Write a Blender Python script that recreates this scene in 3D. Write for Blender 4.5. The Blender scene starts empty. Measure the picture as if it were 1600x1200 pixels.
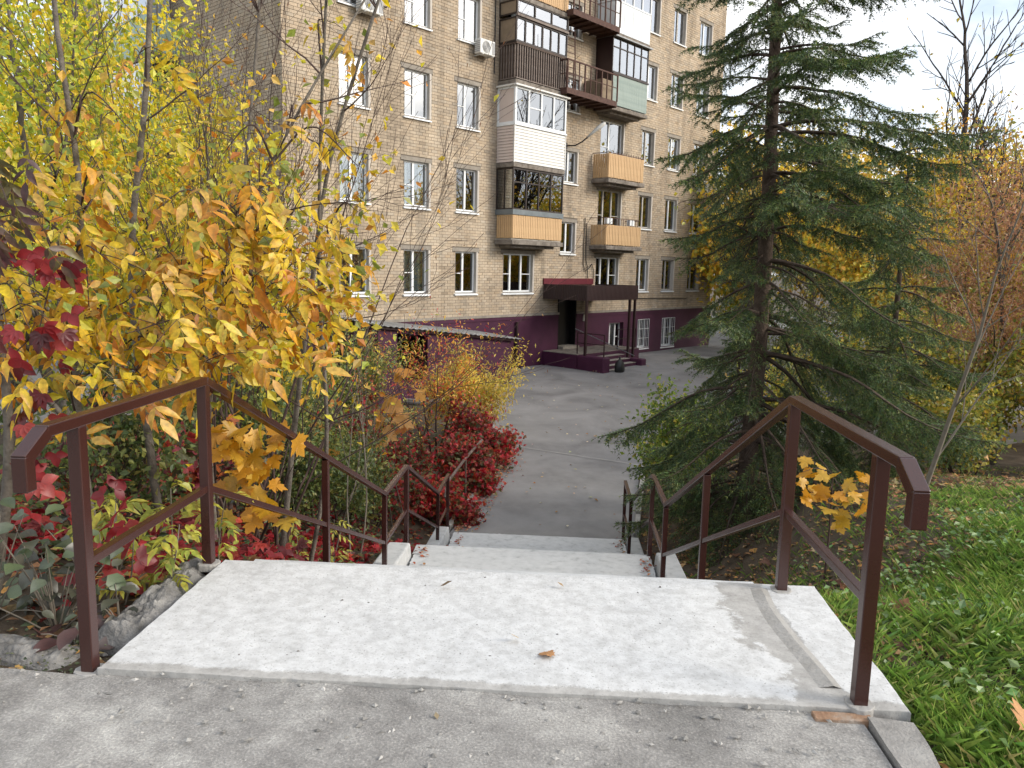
import bpy, math, random
import numpy as np
from mathutils import Matrix, Vector

# ------------------------------------------------------------------ camera
SC = bpy.context.scene
rad = math.radians
def cam_axes(yaw, pitch, roll):
    cy, sy = math.cos(yaw), math.sin(yaw)
    f = Vector((sy, cy, 0)); r = Vector((cy, -sy, 0)); u = Vector((0, 0, 1))
    f2 = f*math.cos(pitch) - u*math.sin(pitch); u2 = u*math.cos(pitch) + f*math.sin(pitch)
    r3 = r*math.cos(roll) + u2*math.sin(roll); u3 = u2*math.cos(roll) - r*math.sin(roll)
    return r3, u3, f2
_r, _u, _f = cam_axes(-0.0601, 0.1472, 0.0228)
cd = bpy.data.cameras.new('camera'); cam = bpy.data.objects.new('camera', cd)
SC.collection.objects.link(cam)
cam.matrix_world = Matrix(((_r.x, _u.x, -_f.x, 0.3242), (_r.y, _u.y, -_f.y, 0.0), (_r.z, _u.z, -_f.z, 1.55), (0, 0, 0, 1)))
cd.sensor_width = 36.0; cd.lens = 36.0*1234.2/1600.0; cd.clip_start = 0.05; cd.clip_end = 2000.0
SC.camera = cam
# ------------------------------------------------------------------ sky and sun
SUN_EL, SUN_AZ = rad(27), rad(102)          # azimuth measured from +Y towards +X
W = bpy.data.worlds.new('World'); SC.world = W; W.use_nodes = True
nt = W.node_tree; nt.nodes.clear()
N = nt.nodes.new; L = nt.links.new
out = N('ShaderNodeOutputWorld'); bg = N('ShaderNodeBackground'); sky = N('ShaderNodeTexSky')
sky.sky_type = 'NISHITA'; sky.sun_disc = False; sky.sun_elevation = SUN_EL; sky.sun_rotation = SUN_AZ
sky.air_density = 1.0; sky.dust_density = 2.0; sky.ozone_density = 1.5
tc = N('ShaderNodeTexCoord'); mp = N('ShaderNodeMapping'); mp.inputs['Scale'].default_value = (1.0, 1.0, 2.6)
nz = N('ShaderNodeTexNoise'); nz.inputs['Scale'].default_value = 2.3; nz.inputs['Detail'].default_value = 7; nz.inputs['Roughness'].default_value = 0.55
rp = N('ShaderNodeValToRGB'); rp.color_ramp.elements[0].position = 0.34; rp.color_ramp.elements[1].position = 0.60
mx = N('ShaderNodeMix'); mx.data_type = 'RGBA'
L(tc.outputs['Generated'], mp.inputs['Vector']); L(mp.outputs['Vector'], nz.inputs['Vector']); L(nz.outputs['Fac'], rp.inputs['Fac'])
L(rp.outputs['Color'], mx.inputs[0]); L(sky.outputs['Color'], mx.inputs[6]); mx.inputs[7].default_value = (6.7, 6.8, 6.95, 1)
L(mx.outputs[2], bg.inputs['Color']); bg.inputs['Strength'].default_value = 0.13
W.cycles.sampling_method = 'MANUAL'; W.cycles.sample_map_resolution = 512
L(bg.outputs[0], out.inputs['Surface'])
sl = bpy.data.lights.new('sun', 'SUN'); so = bpy.data.objects.new('sun', sl); SC.collection.objects.link(so)
sl.energy = 1.7; sl.angle = rad(22); sl.color = (1.0, 0.93, 0.82)
sd = Vector((math.sin(SUN_AZ)*math.cos(SUN_EL), math.cos(SUN_AZ)*math.cos(SUN_EL), math.sin(SUN_EL)))
so.rotation_euler = sd.to_track_quat('Z', 'Y').to_euler(); so.location = (20, 20, 30)
vs = SC.view_settings; vs.view_transform = 'Standard'; vs.look = 'None'; vs.gamma = 1.0; vs.exposure = 0.85
vs.use_curve_mapping = False
SC.render.engine = 'CYCLES'; SC.cycles.use_denoising = True; SC.cycles.denoiser = 'OPENIMAGEDENOISE'
SC.cycles.max_bounces = 4; SC.cycles.transparent_max_bounces = 12; SC.cycles.diffuse_bounces = 2
SC.cycles.glossy_bounces = 3; SC.cycles.transmission_bounces = 4; SC.cycles.caustics_reflective = False; SC.cycles.caustics_refractive = False

# ------------------------------------------------------------------ materials
M = {}
def new_mat(name):
    m = bpy.data.materials.new(name); m.use_nodes = True; t = m.node_tree; t.nodes.clear(); M[name] = m
    return m, t, t.nodes.new, t.links.new
def proc(name, cols, scale=6.0, rough=0.8, bump=0.0, bscale=None, spec=0.4, metal=0.0, detail=6, pos=None, attr=None, distort=0.0, rvar=0.0):
    """noise-mottled surface; cols = 2..4 colours across the noise range"""
    m, t, n, l = new_mat(name)
    o = n('ShaderNodeOutputMaterial'); b = n('ShaderNodeBsdfPrincipled'); l(b.outputs[0], o.inputs[0])
    tc = n('ShaderNodeTexCoord'); nz = n('ShaderNodeTexNoise'); l(tc.outputs['Object'], nz.inputs['Vector'])
    nz.inputs['Scale'].default_value = scale; nz.inputs['Detail'].default_value = detail; nz.inputs['Roughness'].default_value = 0.62
    nz.inputs['Distortion'].default_value = distort
    r = n('ShaderNodeValToRGB'); l(nz.outputs['Fac'], r.inputs['Fac'])
    el = r.color_ramp.elements; k = len(cols)
    ps = pos or [0.3 + 0.4*i/(k-1) for i in range(k)]
    el[0].position = ps[0]; el[0].color = (*cols[0], 1); el[1].position = ps[-1]; el[1].color = (*cols[-1], 1)
    for i in range(1, k-1):
        e = el.new(ps[i]); e.color = (*cols[i], 1)
    c = r.outputs['Color']
    if attr:
        a = n('ShaderNodeAttribute'); a.attribute_name = attr
        mm = n('ShaderNodeMix'); mm.data_type = 'RGBA'; mm.blend_type = 'MULTIPLY'; mm.inputs[0].default_value = 1
        l(c, mm.inputs[6]); l(a.outputs['Color'], mm.inputs[7]); c = mm.outputs[2]
    l(c, b.inputs['Base Color']); b.inputs['Roughness'].default_value = rough; b.inputs['Metallic'].default_value = metal
    b.inputs['Specular IOR Level'].default_value = spec
    if rvar:
        mr = n('ShaderNodeMapRange'); l(nz.outputs['Fac'], mr.inputs[0]); mr.inputs[1].default_value = .3; mr.inputs[2].default_value = .7
        mr.inputs[3].default_value = max(0.02, rough-rvar); mr.inputs[4].default_value = min(1, rough+rvar); l(mr.outputs[0], b.inputs['Roughness'])
    if bump:
        n2 = n('ShaderNodeTexNoise'); n2.inputs['Scale'].default_value = bscale or scale*6; n2.inputs['Detail'].default_value = 5
        l(tc.outputs['Object'], n2.inputs['Vector']); bp = n('ShaderNodeBump'); bp.inputs['Strength'].default_value = bump; bp.inputs['Distance'].default_value = 0.02
        l(n2.outputs['Fac'], bp.inputs['Height']); l(bp.outputs[0], b.inputs['Normal'])
    return m
def leafmat(name, transl=0.45, gloss=0.06, rough=0.5):
    m, t, n, l = new_mat(name)
    o = n('ShaderNodeOutputMaterial'); a = n('ShaderNodeAttribute'); a.attribute_name = 'Col'
    tc = n('ShaderNodeTexCoord'); nz = n('ShaderNodeTexNoise'); nz.inputs['Scale'].default_value = 45; l(tc.outputs['Object'], nz.inputs['Vector'])
    mr = n('ShaderNodeMapRange'); l(nz.outputs['Fac'], mr.inputs[0]); mr.inputs[1].default_value = .3; mr.inputs[2].default_value = .7; mr.inputs[3].default_value = .72; mr.inputs[4].default_value = 1.15
    oi = n('ShaderNodeObjectInfo'); m2 = n('ShaderNodeMapRange'); l(oi.outputs['Random'], m2.inputs[0]); m2.inputs[3].default_value = .8; m2.inputs[4].default_value = 1.12
    mu = n('ShaderNodeMath'); mu.operation = 'MULTIPLY'; l(mr.outputs[0], mu.inputs[0]); l(m2.outputs[0], mu.inputs[1])
    vm = n('ShaderNodeVectorMath'); vm.operation = 'SCALE'; l(a.outputs['Color'], vm.inputs[0]); l(mu.outputs[0], vm.inputs['Scale'])
    d = n('ShaderNodeBsdfDiffuse'); tr = n('ShaderNodeBsdfTranslucent'); g = n('ShaderNodeBsdfGlossy'); g.inputs['Roughness'].default_value = rough
    l(vm.outputs[0], d.inputs['Color']); l(vm.outputs[0], tr.inputs['Color'])
    x = n('ShaderNodeMixShader'); x.inputs[0].default_value = transl; l(d.outputs[0], x.inputs[1]); l(tr.outputs[0], x.inputs[2])
    y = n('ShaderNodeMixShader'); y.inputs[0].default_value = gloss; l(x.outputs[0], y.inputs[1]); l(g.outputs[0], y.inputs[2])
    l(y.outputs[0], o.inputs[0])
    return m
def glassmat(name, refl=0.3, tint=(.75, .8, .8), base=.18):
    m, t, n, l = new_mat(name)
    o = n('ShaderNodeOutputMaterial'); tr = n('ShaderNodeBsdfTransparent'); tr.inputs[0].default_value = (*tint, 1)
    g = n('ShaderNodeBsdfGlossy'); g.inputs['Roughness'].default_value = 0.015; g.inputs[0].default_value = (.96, .98, 1, 1)
    lw = n('ShaderNodeLayerWeight'); lw.inputs[0].default_value = refl; x = n('ShaderNodeMixShader')
    ad = n('ShaderNodeMath'); ad.operation = 'ADD'; ad.use_clamp = True; ad.inputs[1].default_value = base; l(lw.outputs['Fresnel'], ad.inputs[0])
    l(ad.outputs[0], x.inputs[0]); l(tr.outputs[0], x.inputs[1]); l(g.outputs[0], x.inputs[2]); l(x.outputs[0], o.inputs[0])
    return m

# ------------------------------------------------------------------ mesh helpers
COL = SC.collection
class MB:
    def __init__(s): s.v = []; s.f = []
    def add(s, v, f):
        k = len(s.v); s.v += [tuple(p) for p in v]; s.f += [tuple(i+k for i in q) for q in f]; return s
    def box(s, x0, x1, y0, y1, z0, z1):
        v = [(x0,y0,z0),(x1,y0,z0),(x1,y1,z0),(x0,y1,z0),(x0,y0,z1),(x1,y0,z1),(x1,y1,z1),(x0,y1,z1)]
        return s.add(v, [(0,3,2,1),(4,5,6,7),(0,1,5,4),(1,2,6,5),(2,3,7,6),(3,0,4,7)])
    def bar(s, a, b, w, h=None, up=(0, 0, 1)):
        """square bar from a to b"""
        h = h or w; a = Vector(a); b = Vector(b); d = (b-a).normalized(); u = Vector(up)
        if abs(d.dot(u)) > 0.99: u = Vector((0, 1, 0))
        x = d.cross(u).normalized()*w/2; z = x.cross(d).normalized()*h/2
        v = [a-x-z, a+x-z, a+x+z, a-x+z, b-x-z, b+x-z, b+x+z, b-x+z]
        return s.add(v, [(0,1,2,3),(7,6,5,4),(0,4,5,1),(1,5,6,2),(2,6,7,3),(3,7,4,0)])
    def tube(s, pts, r, n=8, caps=True):
        pts = [Vector(p) for p in pts]; rs = r if isinstance(r, (list, tuple)) else [r]*len(pts)
        rings = []; V = []; ref = Vector((0, 0, 1))
        for i, p in enumerate(pts):
            d = (pts[min(i+1, len(pts)-1)]-pts[max(i-1, 0)]).normalized()
            rf = ref if abs(d.dot(ref)) < 0.95 else Vector((1, 0, 0))
            x = d.cross(rf).normalized(); y = d.cross(x)
            V += [p+(x*math.cos(2*math.pi*k/n)+y*math.sin(2*math.pi*k/n))*rs[i] for k in range(n)]
        F = []
        for i in range(len(pts)-1):
            for k in range(n): F.append((i*n+k, i*n+(k+1) % n, (i+1)*n+(k+1) % n, (i+1)*n+k))
        if caps: F.append(tuple(range(n))[::-1]); F.append(tuple((len(pts)-1)*n+k for k in range(n)))
        return s.add(V, F)
    def prism(s, poly, z0, z1):
        n = len(poly); v = [(x, y, z0) for x, y in poly]+[(x, y, z1) for x, y in poly]
        return s.add(v, [tuple(range(n))[::-1], tuple(range(n, 2*n))]+[(i, (i+1) % n, n+(i+1) % n, n+i) for i in range(n)])
    def build(s, name, mat, parent=None, bevel=0.0, smooth=False, origin=None):
        v = s.v if origin is None else [(p[0]-origin[0], p[1]-origin[1], p[2]-origin[2]) for p in s.v]
        me = bpy.data.meshes.new(name); me.from_pydata(v, [], s.f); me.update()
        o = bpy.data.objects.new(name, me); COL.objects.link(o)
        me.materials.append(M[mat] if isinstance(mat, str) else mat)
        if parent: o.parent = parent
        elif origin is not None: o.location = origin
        if bevel:
            b = o.modifiers.new('bevel', 'BEVEL'); b.width = bevel; b.segments = 2; b.limit_method = 'ANGLE'
        if smooth: me.polygons.foreach_set('use_smooth', [True]*len(me.polygons))
        return o
def tag(o, label, cat=None, group=None):
    o['label'] = label
    if cat: o['category'] = cat
    if group: o['group'] = group
    return o
def kind(o, k): o['kind'] = k; return o
def empty(name, loc, label, cat, group=None, rot=0.0):
    o = bpy.data.objects.new(name, None); COL.objects.link(o); o.location = loc; o.rotation_euler = (0, 0, rot); o.empty_display_size = 0.2
    return tag(o, label, cat, group)
class Acc:
    """numpy collector for heavy meshes"""
    def __init__(s): s.V = []; s.Q = []; s.T = []; s.C = []; s.n = 0
    def add(s, v, q=None, t=None, c=None):
        v = np.asarray(v, np.float32).reshape(-1, 3); k = s.n; s.V.append(v); s.n += len(v)
        if q is not None and len(q): s.Q.append(np.asarray(q, np.int64).reshape(-1, 4)+k)
        if t is not None and len(t): s.T.append(np.asarray(t, np.int64).reshape(-1, 3)+k)
        if c is None: c = np.ones((len(v), 3), np.float32)
        c = np.asarray(c, np.float32)
        if c.ndim == 1: c = np.tile(c, (len(v), 1))
        s.C.append(c)
    def mesh(s, name, origin=(0, 0, 0), smooth=False):
        V = np.concatenate(s.V)-np.asarray(origin, np.float32); me = bpy.data.meshes.new(name)
        Q = np.concatenate(s.Q) if s.Q else np.zeros((0, 4), np.int64); T = np.concatenate(s.T) if s.T else np.zeros((0, 3), np.int64)
        me.vertices.add(len(V)); me.vertices.foreach_set('co', V.ravel().astype(np.float32))
        idx = np.concatenate([Q.ravel(), T.ravel()]).astype(np.int32); me.loops.add(len(idx)); me.loops.foreach_set('vertex_index', idx)
        tot = np.concatenate([np.full(len(Q), 4), np.full(len(T), 3)]).astype(np.int32); st = np.concatenate([[0], np.cumsum(tot)[:-1]]).astype(np.int32)
        me.polygons.add(len(tot)); me.polygons.foreach_set('loop_start', st)
        try: me.polygons.foreach_set('loop_total', tot)
        except Exception: pass
        me.polygons.foreach_set('use_smooth', np.full(len(tot), smooth)); me.update(calc_edges=True); me.validate()
        C = np.concatenate(s.C); a = me.color_attributes.new('Col', 'FLOAT_COLOR', 'POINT')
        a.data.foreach_set('color', np.concatenate([C, np.ones((len(C), 1), np.float32)], 1).ravel().astype(np.float32))
        return me
    def build(s, name, mat, parent=None, origin=(0, 0, 0), smooth=False):
        me = s.mesh(name, origin, smooth); me.materials.append(M[mat]); o = bpy.data.objects.new(name, me); COL.objects.link(o)
        if parent: o.parent = parent
        else: o.location = origin
        return o
def nrm(v): return v/np.maximum(np.linalg.norm(v, axis=-1, keepdims=True), 1e-9)
def sstep(t): t = np.clip(t, 0, 1); return t*t*(3-2*t)
def vnoise(x, y, seed=0):
    """cheap smooth value noise"""
    def h(i, j):
        n = np.sin(i*127.1+j*311.7+seed*74.7)*43758.5453; return n-np.floor(n)
    xi, yi = np.floor(x), np.floor(y); xf, yf = sstep(x-xi), sstep(y-yi)
    return (h(xi, yi)*(1-xf)+h(xi+1, yi)*xf)*(1-yf)+(h(xi, yi+1)*(1-xf)+h(xi+1, yi+1)*xf)*yf
# ------------------------------------------------------------------ ground
proc('soil', [(.035, .026, .018), (.075, .055, .036), (.11, .085, .06)], 3.5, .95, .6, 40)
proc('asphalt', [(.135, .13, .128), (.20, .194, .191), (.25, .243, .238)], 0.7, .9, .25, 120, detail=11, distort=.6)
proc('path_asphalt', [(.155, .15, .147), (.21, .204, .20), (.255, .249, .244)], 1.1, .9, .25, 120, detail=9)
proc('kerb', [(.25, .24, .22), (.38, .37, .35)], 5, .9, .3, 60)
proc('white_paint', [(.34, .34, .33), (.50, .512, .515), (.56, .572, .58)], 55, .8, .25, 420, pos=[.24, .37, .62], detail=8)
proc('landing_paint', [(.34, .35, .35), (.48, .49, .49), (.54, .548, .548)], 9, .75, .3, 110, pos=[.3, .42, .6], detail=8)
proc('mortar_patch', [(.27, .26, .24), (.33, .32, .30), (.38, .37, .355)], 6, .85, .35, 50, detail=8)
proc('raw_concrete', [(.10, .096, .09), (.20, .193, .182), (.34, .33, .31)], 9, .92, .7, 60, detail=9)
proc('edge_concrete', [(.15, .145, .135), (.26, .25, .235), (.34, .33, .31)], 7, .92, .4, 90, detail=9)
proc('stone', [(.12, .115, .11), (.26, .25, .24), (.44, .43, .41)], 1.5, .9, .3, 80)
proc('rust_plate', [(.22, .12, .07), (.30, .19, .12), (.34, .30, .26)], 14, .85, .4, 60)
def pavement_mat():
    m, t, n, l = new_mat('pavement')
    o = n('ShaderNodeOutputMaterial'); b = n('ShaderNodeBsdfPrincipled'); l(b.outputs[0], o.inputs[0]); b.inputs['Roughness'].default_value = .93
    tc = n('ShaderNodeTexCoord')
    def noise(sc, det, dist=0):
        z = n('ShaderNodeTexNoise'); z.inputs['Scale'].default_value = sc; z.inputs['Detail'].default_value = det; z.inputs['Roughness'].default_value = .65
        z.inputs['Distortion'].default_value = dist; l(tc.outputs['Object'], z.inputs['Vector']); return z
    big = noise(1.1, 9, .3); fine = noise(110, 4); mid = noise(9, 8)
    r1 = n('ShaderNodeValToRGB'); l(big.outputs['Fac'], r1.inputs[0]); e = r1.color_ramp.elements
    e[0].position = .36; e[0].color = (.165, .160, .152, 1); e[1].position = .64; e[1].color = (.42, .41, .39, 1); q = e.new(.49); q.color = (.26, .252, .242, 1)
    r2 = n('ShaderNodeValToRGB'); l(fine.outputs['Fac'], r2.inputs[0]); e = r2.color_ramp.elements
    e[0].position = .33; e[0].color = (.70, .70, .70, 1); e[1].position = .72; e[1].color = (1.5, 1.48, 1.45, 1); q = e.new(.55); q.color = (1, 1, 1, 1)
    r3 = n('ShaderNodeValToRGB'); l(mid.outputs['Fac'], r3.inputs[0]); e = r3.color_ramp.elements
    e[0].position = .3; e[0].color = (.78, .77, .76, 1); e[1].position = .7; e[1].color = (1.22, 1.22, 1.2, 1)
    c = r1.outputs['Color']
    for r in (r2, r3):
        mm = n('ShaderNodeMix'); mm.data_type = 'RGBA'; mm.blend_type = 'MULTIPLY'; mm.inputs[0].default_value = 1; l(c, mm.inputs[6]); l(r.outputs['Color'], mm.inputs[7]); c = mm.outputs[2]
    l(c, b.inputs['Base Color'])
    bp = n('ShaderNodeBump'); bp.inputs['Strength'].default_value = .7; bp.inputs['Distance'].default_value = .008; l(fine.outputs['Fac'], bp.inputs['Height']); l(bp.outputs[0], b.inputs['Normal'])
pavement_mat()

STAIR_Y = [(-99, 0), (3.85, 0), (7.9, -1.77), (9.03, -1.77), (11.5, -2.82), (99, -2.82)]
def stair_z(y): return np.interp(y, [p[0] for p in STAIR_Y], [p[1] for p in STAIR_Y])
def yard_z(y): return np.clip(-2.86+.035*(np.asarray(y, float)-13.), -2.86, -2.25)
def terrain(x, y):
    x = np.asarray(x, float); y = np.asarray(y, float)
    s = np.where(y > 11.4, yard_z(y), stair_z(y))-.14
    Lr = np.where(x < 0, 11.5, 17.5)
    side = -.10-2.72*sstep((y-3.0)/Lr*.9+.05)+.10*(sstep(.05)) 
    side = np.maximum(side, yard_z(y)-.02)
    side = side+.05*np.clip(x-3, 0, 6)*np.clip((16-y)/10, 0, 1)
    w = sstep((np.abs(x)-1.75)/1.9)
    z = s*(1-w)+side*w
    yd = yard_z(y)-.07
    z = z+(vnoise(x*.9, y*.9, 1)-.5)*.16*np.clip((np.abs(x)-1.8)/1.2, 0, 1)+(vnoise(x*3.1, y*3.1, 2)-.5)*.05
    inyard = sstep((y-yard_front(x))/.6)
    z = z*(1-inyard)+yd*inyard
    front = sstep((2.95-y)/.5)*sstep((2.6-np.abs(x+.6))/.4+1)
    return z*(1-front)+np.minimum(z, -.13)*front
def yard_front(x):
    """y at which the asphalt yard begins, for each x"""
    return np.interp(x, [-60, -16, -9, -5.2, -2.6, -1.3, -.75, 2.15, 3.2, 6, 12, 20, 60], [16, 17.5, 21, 23.2, 22.6, 20.2, 18.25, 16.95, 18.2, 19.5, 20.5, 22, 24])
gx = np.unique(np.concatenate([np.linspace(-400, -40, 14), np.linspace(-40, -10, 31), np.linspace(-10, 12, 120), np.linspace(12, 45, 34), np.linspace(45, 400, 14)]))
gy = np.unique(np.concatenate([np.linspace(-120, -6, 8), np.linspace(-6, 1.5, 12), np.linspace(1.5, 26, 130), np.linspace(26, 60, 34), np.linspace(60, 600, 14)]))
X, Y = np.meshgrid(gx, gy); Z = terrain(X, Y)
a = Acc(); nx = len(gx); ii = np.arange((len(gy)-1)*nx).reshape(len(gy)-1, nx)[:, :-1].ravel()
a.add(np.stack([X, Y, Z], -1).reshape(-1, 3), q=np.stack([ii, ii+1, ii+nx+1, ii+nx], 1))
ground = a.build('ground', 'soil', smooth=True); kind(ground, 'structure')

def sheet(name, mat, xs, y0f, y1f, ny, zf, thick=.05):
    a = Acc(); xs = np.asarray(xs, float); t = np.linspace(0, 1, ny)
    Y0 = y0f(xs); Y1 = y1f(xs); XX = np.repeat(xs[None], ny, 0); YY = Y0[None]+(Y1-Y0)[None]*t[:, None]; ZZ = zf(XX, YY)
    n = len(xs); i = np.arange((ny-1)*n).reshape(ny-1, n)[:, :-1].ravel()
    top = np.stack([XX, YY, ZZ], -1).reshape(-1, 3); a.add(top, q=np.stack([i, i+1, i+n+1, i+n], 1))
    e = np.arange(n); fr = np.stack([xs, Y0, ZZ[0]], -1); lo = fr-[0, 0, thick]; j = np.arange(n-1)
    a.add(np.concatenate([lo, fr]), q=np.stack([j, j+1, n+j+1, n+j], 1))
    return a.build(name, mat, smooth=False)
yard = sheet('yard', 'asphalt', np.unique(np.concatenate([np.linspace(-40, -8, 17), np.linspace(-8, 8, 81), np.linspace(8, 40, 17)])), yard_front, lambda x: np.full_like(x, 70.), 60,
             lambda x, y: yard_z(y)+(vnoise(x*.35, y*.35, 5)-.5)*.05)
kind(yard, 'structure')
def lx(y): return np.interp(y, [12.5, 18.3], [-1.42, -.75])
def rx(y): return np.interp(y, [12.5, 17.0], [1.62, 2.15])
a = Acc(); ys = np.linspace(12.35, 18.4, 40); us = np.linspace(0, 1, 24)
PX = lx(ys)[:, None]+(rx(ys)-lx(ys))[:, None]*us[None]; PY = np.minimum(np.repeat(ys[:, None], 24, 1), yard_front(PX)+.05); PZ = yard_z(PY)+.012+(vnoise(PX*1.1, PY*1.1, 8)-.5)*.02
i = np.arange(39*24).reshape(39, 24)[:, :-1].ravel(); a.add(np.stack([PX, PY, PZ], -1).reshape(-1, 3), q=np.stack([i, i+1, i+25, i+24], 1))
path = a.build('path', 'path_asphalt', smooth=False); kind(path, 'structure')
# pale dusty joint where the path meets the yard
a = Acc(); xs = np.linspace(-.78, 2.2, 60); yy = yard_front(xs)+.06+(vnoise(xs*3, xs*0, 3)-.5)*.05; zz = yard_z(yy)+.036
wd = .006+.016*vnoise(xs*5, xs*0+3, 4); v = np.concatenate([np.stack([xs, yy-wd, zz], 1), np.stack([xs, yy+wd, zz+.003], 1)]); j = np.arange(59)
a.add(v, q=np.stack([j, j+1, 60+j+1, 60+j], 1)); o = a.build('path_joint', 'kerb'); o.parent = path
# kerb stones on both sides of the path
def kerb_run(pts, name='kerb_stone', length=.9, top=.05):
    pts = [Vector((p[0], p[1], 0)) for p in pts]
    for p, q in zip(pts[:-1], pts[1:]):
        d = (q-p); n = max(1, int(d.length/length)); st = d/n
        for k in range(n):
            a_ = p+st*(k+.006); b_ = p+st*(k+.994); zc = float(yard_z((a_.y+b_.y)/2))-.05+top+random.uniform(-.012, .012)
            MB().bar((a_.x, a_.y, zc), (b_.x, b_.y, zc+random.uniform(-.01, .01)), .09, .16).build(name, 'kerb', path, bevel=.012)
random.seed(4)
kerb_run([(-1.47, 12.75), (-.80, 18.3)]); kerb_run([(-.80, 18.35), (-1.4, 20.2), (-2.7, 22.7), (-5.2, 23.3), (-9, 21.1)]); kerb_run([(1.68, 12.75), (2.22, 16.9)]); kerb_run([(2.3, 17.05), (3.2, 18.25), (6, 19.5), (12, 20.5)])
# ------------------------------------------------------------------ upper pavement
xs = np.linspace(-7, 1.44, 150); ys = np.linspace(-3, 2.722, 90)
X, Y = np.meshgrid(xs, ys); edge = 2.735+.0*X
Z = -.022+(vnoise(X*.8, Y*.8, 11)-.5)*.03+(vnoise(X*4, Y*4, 12)-.5)*.012+(vnoise(X*17, Y*17, 13)-.5)*.005
Z = Z-.012*sstep((X-.2)/1.2); Z = np.minimum(Z, -.004)
a = Acc(); n = len(xs); i = np.arange((len(ys)-1)*n).reshape(len(ys)-1, n)[:, :-1].ravel(); a.add(np.stack([X, Y, Z], -1).reshape(-1, 3), q=np.stack([i, i+1, i+n+1, i+n], 1))
pav = a.build('upper_pavement', 'pavement', smooth=True); kind(pav, 'structure')
# rough narrow concrete kerb at the right of the pavement
a = Acc(); ys = np.linspace(-3, 2.68, 120); xl = 1.455+0*ys; xr = 1.585+.02*(vnoise(ys*3, ys*0, 21)-.5)+.03*sstep((ys-2.3)/.4)
v = np.concatenate([np.stack([xl, ys, ys*0-.09], 1), np.stack([xl, ys, -.012+.012*vnoise(ys*6, ys*0, 22)], 1), np.stack([xr, ys, -.018+.012*vnoise(ys*6, ys*0, 23)], 1), np.stack([xr+.03, ys, ys*0-.2], 1)])
j = np.arange(119); a.add(v, q=np.concatenate([np.stack([k*120+j, k*120+j+1, (k+1)*120+j+1, (k+1)*120+j], 1) for k in range(3)]))
o = a.build('kerb_strip', 'edge_concrete'); o.parent = pav; kind(o, 'structure')
# gravel grit on the pavement
def stones(name, n, region, smin, smax, zf, mat, parent=None, seed=1):
    rng = np.random.default_rng(seed); a = Acc()
    T = np.array([(1,0,0),(0,1,0),(-1,0,0),(0,-1,0),(0,0,.8),(0,0,-.6)], float); F = [(0,1,4),(1,2,4),(2,3,4),(3,0,4),(1,0,5),(2,1,5),(3,2,5),(0,3,5)]
    x, y = region(rng, n); s = smin+(smax-smin)*rng.random(len(x))**4
    for k in range(len(x)):
        th = rng.random()*6.28; c, si = math.cos(th), math.sin(th); J = T*(1+.35*rng.standard_normal((6, 3)))*s[k]*np.array([1.2, .85, .7])
        P = np.stack([J[:, 0]*c-J[:, 1]*si, J[:, 0]*si+J[:, 1]*c, J[:, 2]], 1)+[x[k], y[k], 0]; P[:, 2] += zf(x[k], y[k])+s[k]*.2
        a.add(P, t=F, c=np.full(3, .6+.8*rng.random()))
    o = a.build(name, mat, parent); kind(o, 'stuff'); return o
M['grit'] = proc('grit', [(.16, .155, .145), (.30, .29, .27), (.40, .39, .37)], 3, .9, attr='Col')
g = stones('gravel_grit', 2200, lambda r, n: (r.uniform(-2.6, 1.4, n), 2.72-2.0*r.random(n)**1.3), .002, .014, lambda x, y: -.012, 'grit', None, 3)
tag(g, 'loose grit and tiny pebbles scattered over the foreground pavement', 'gravel')

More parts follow.
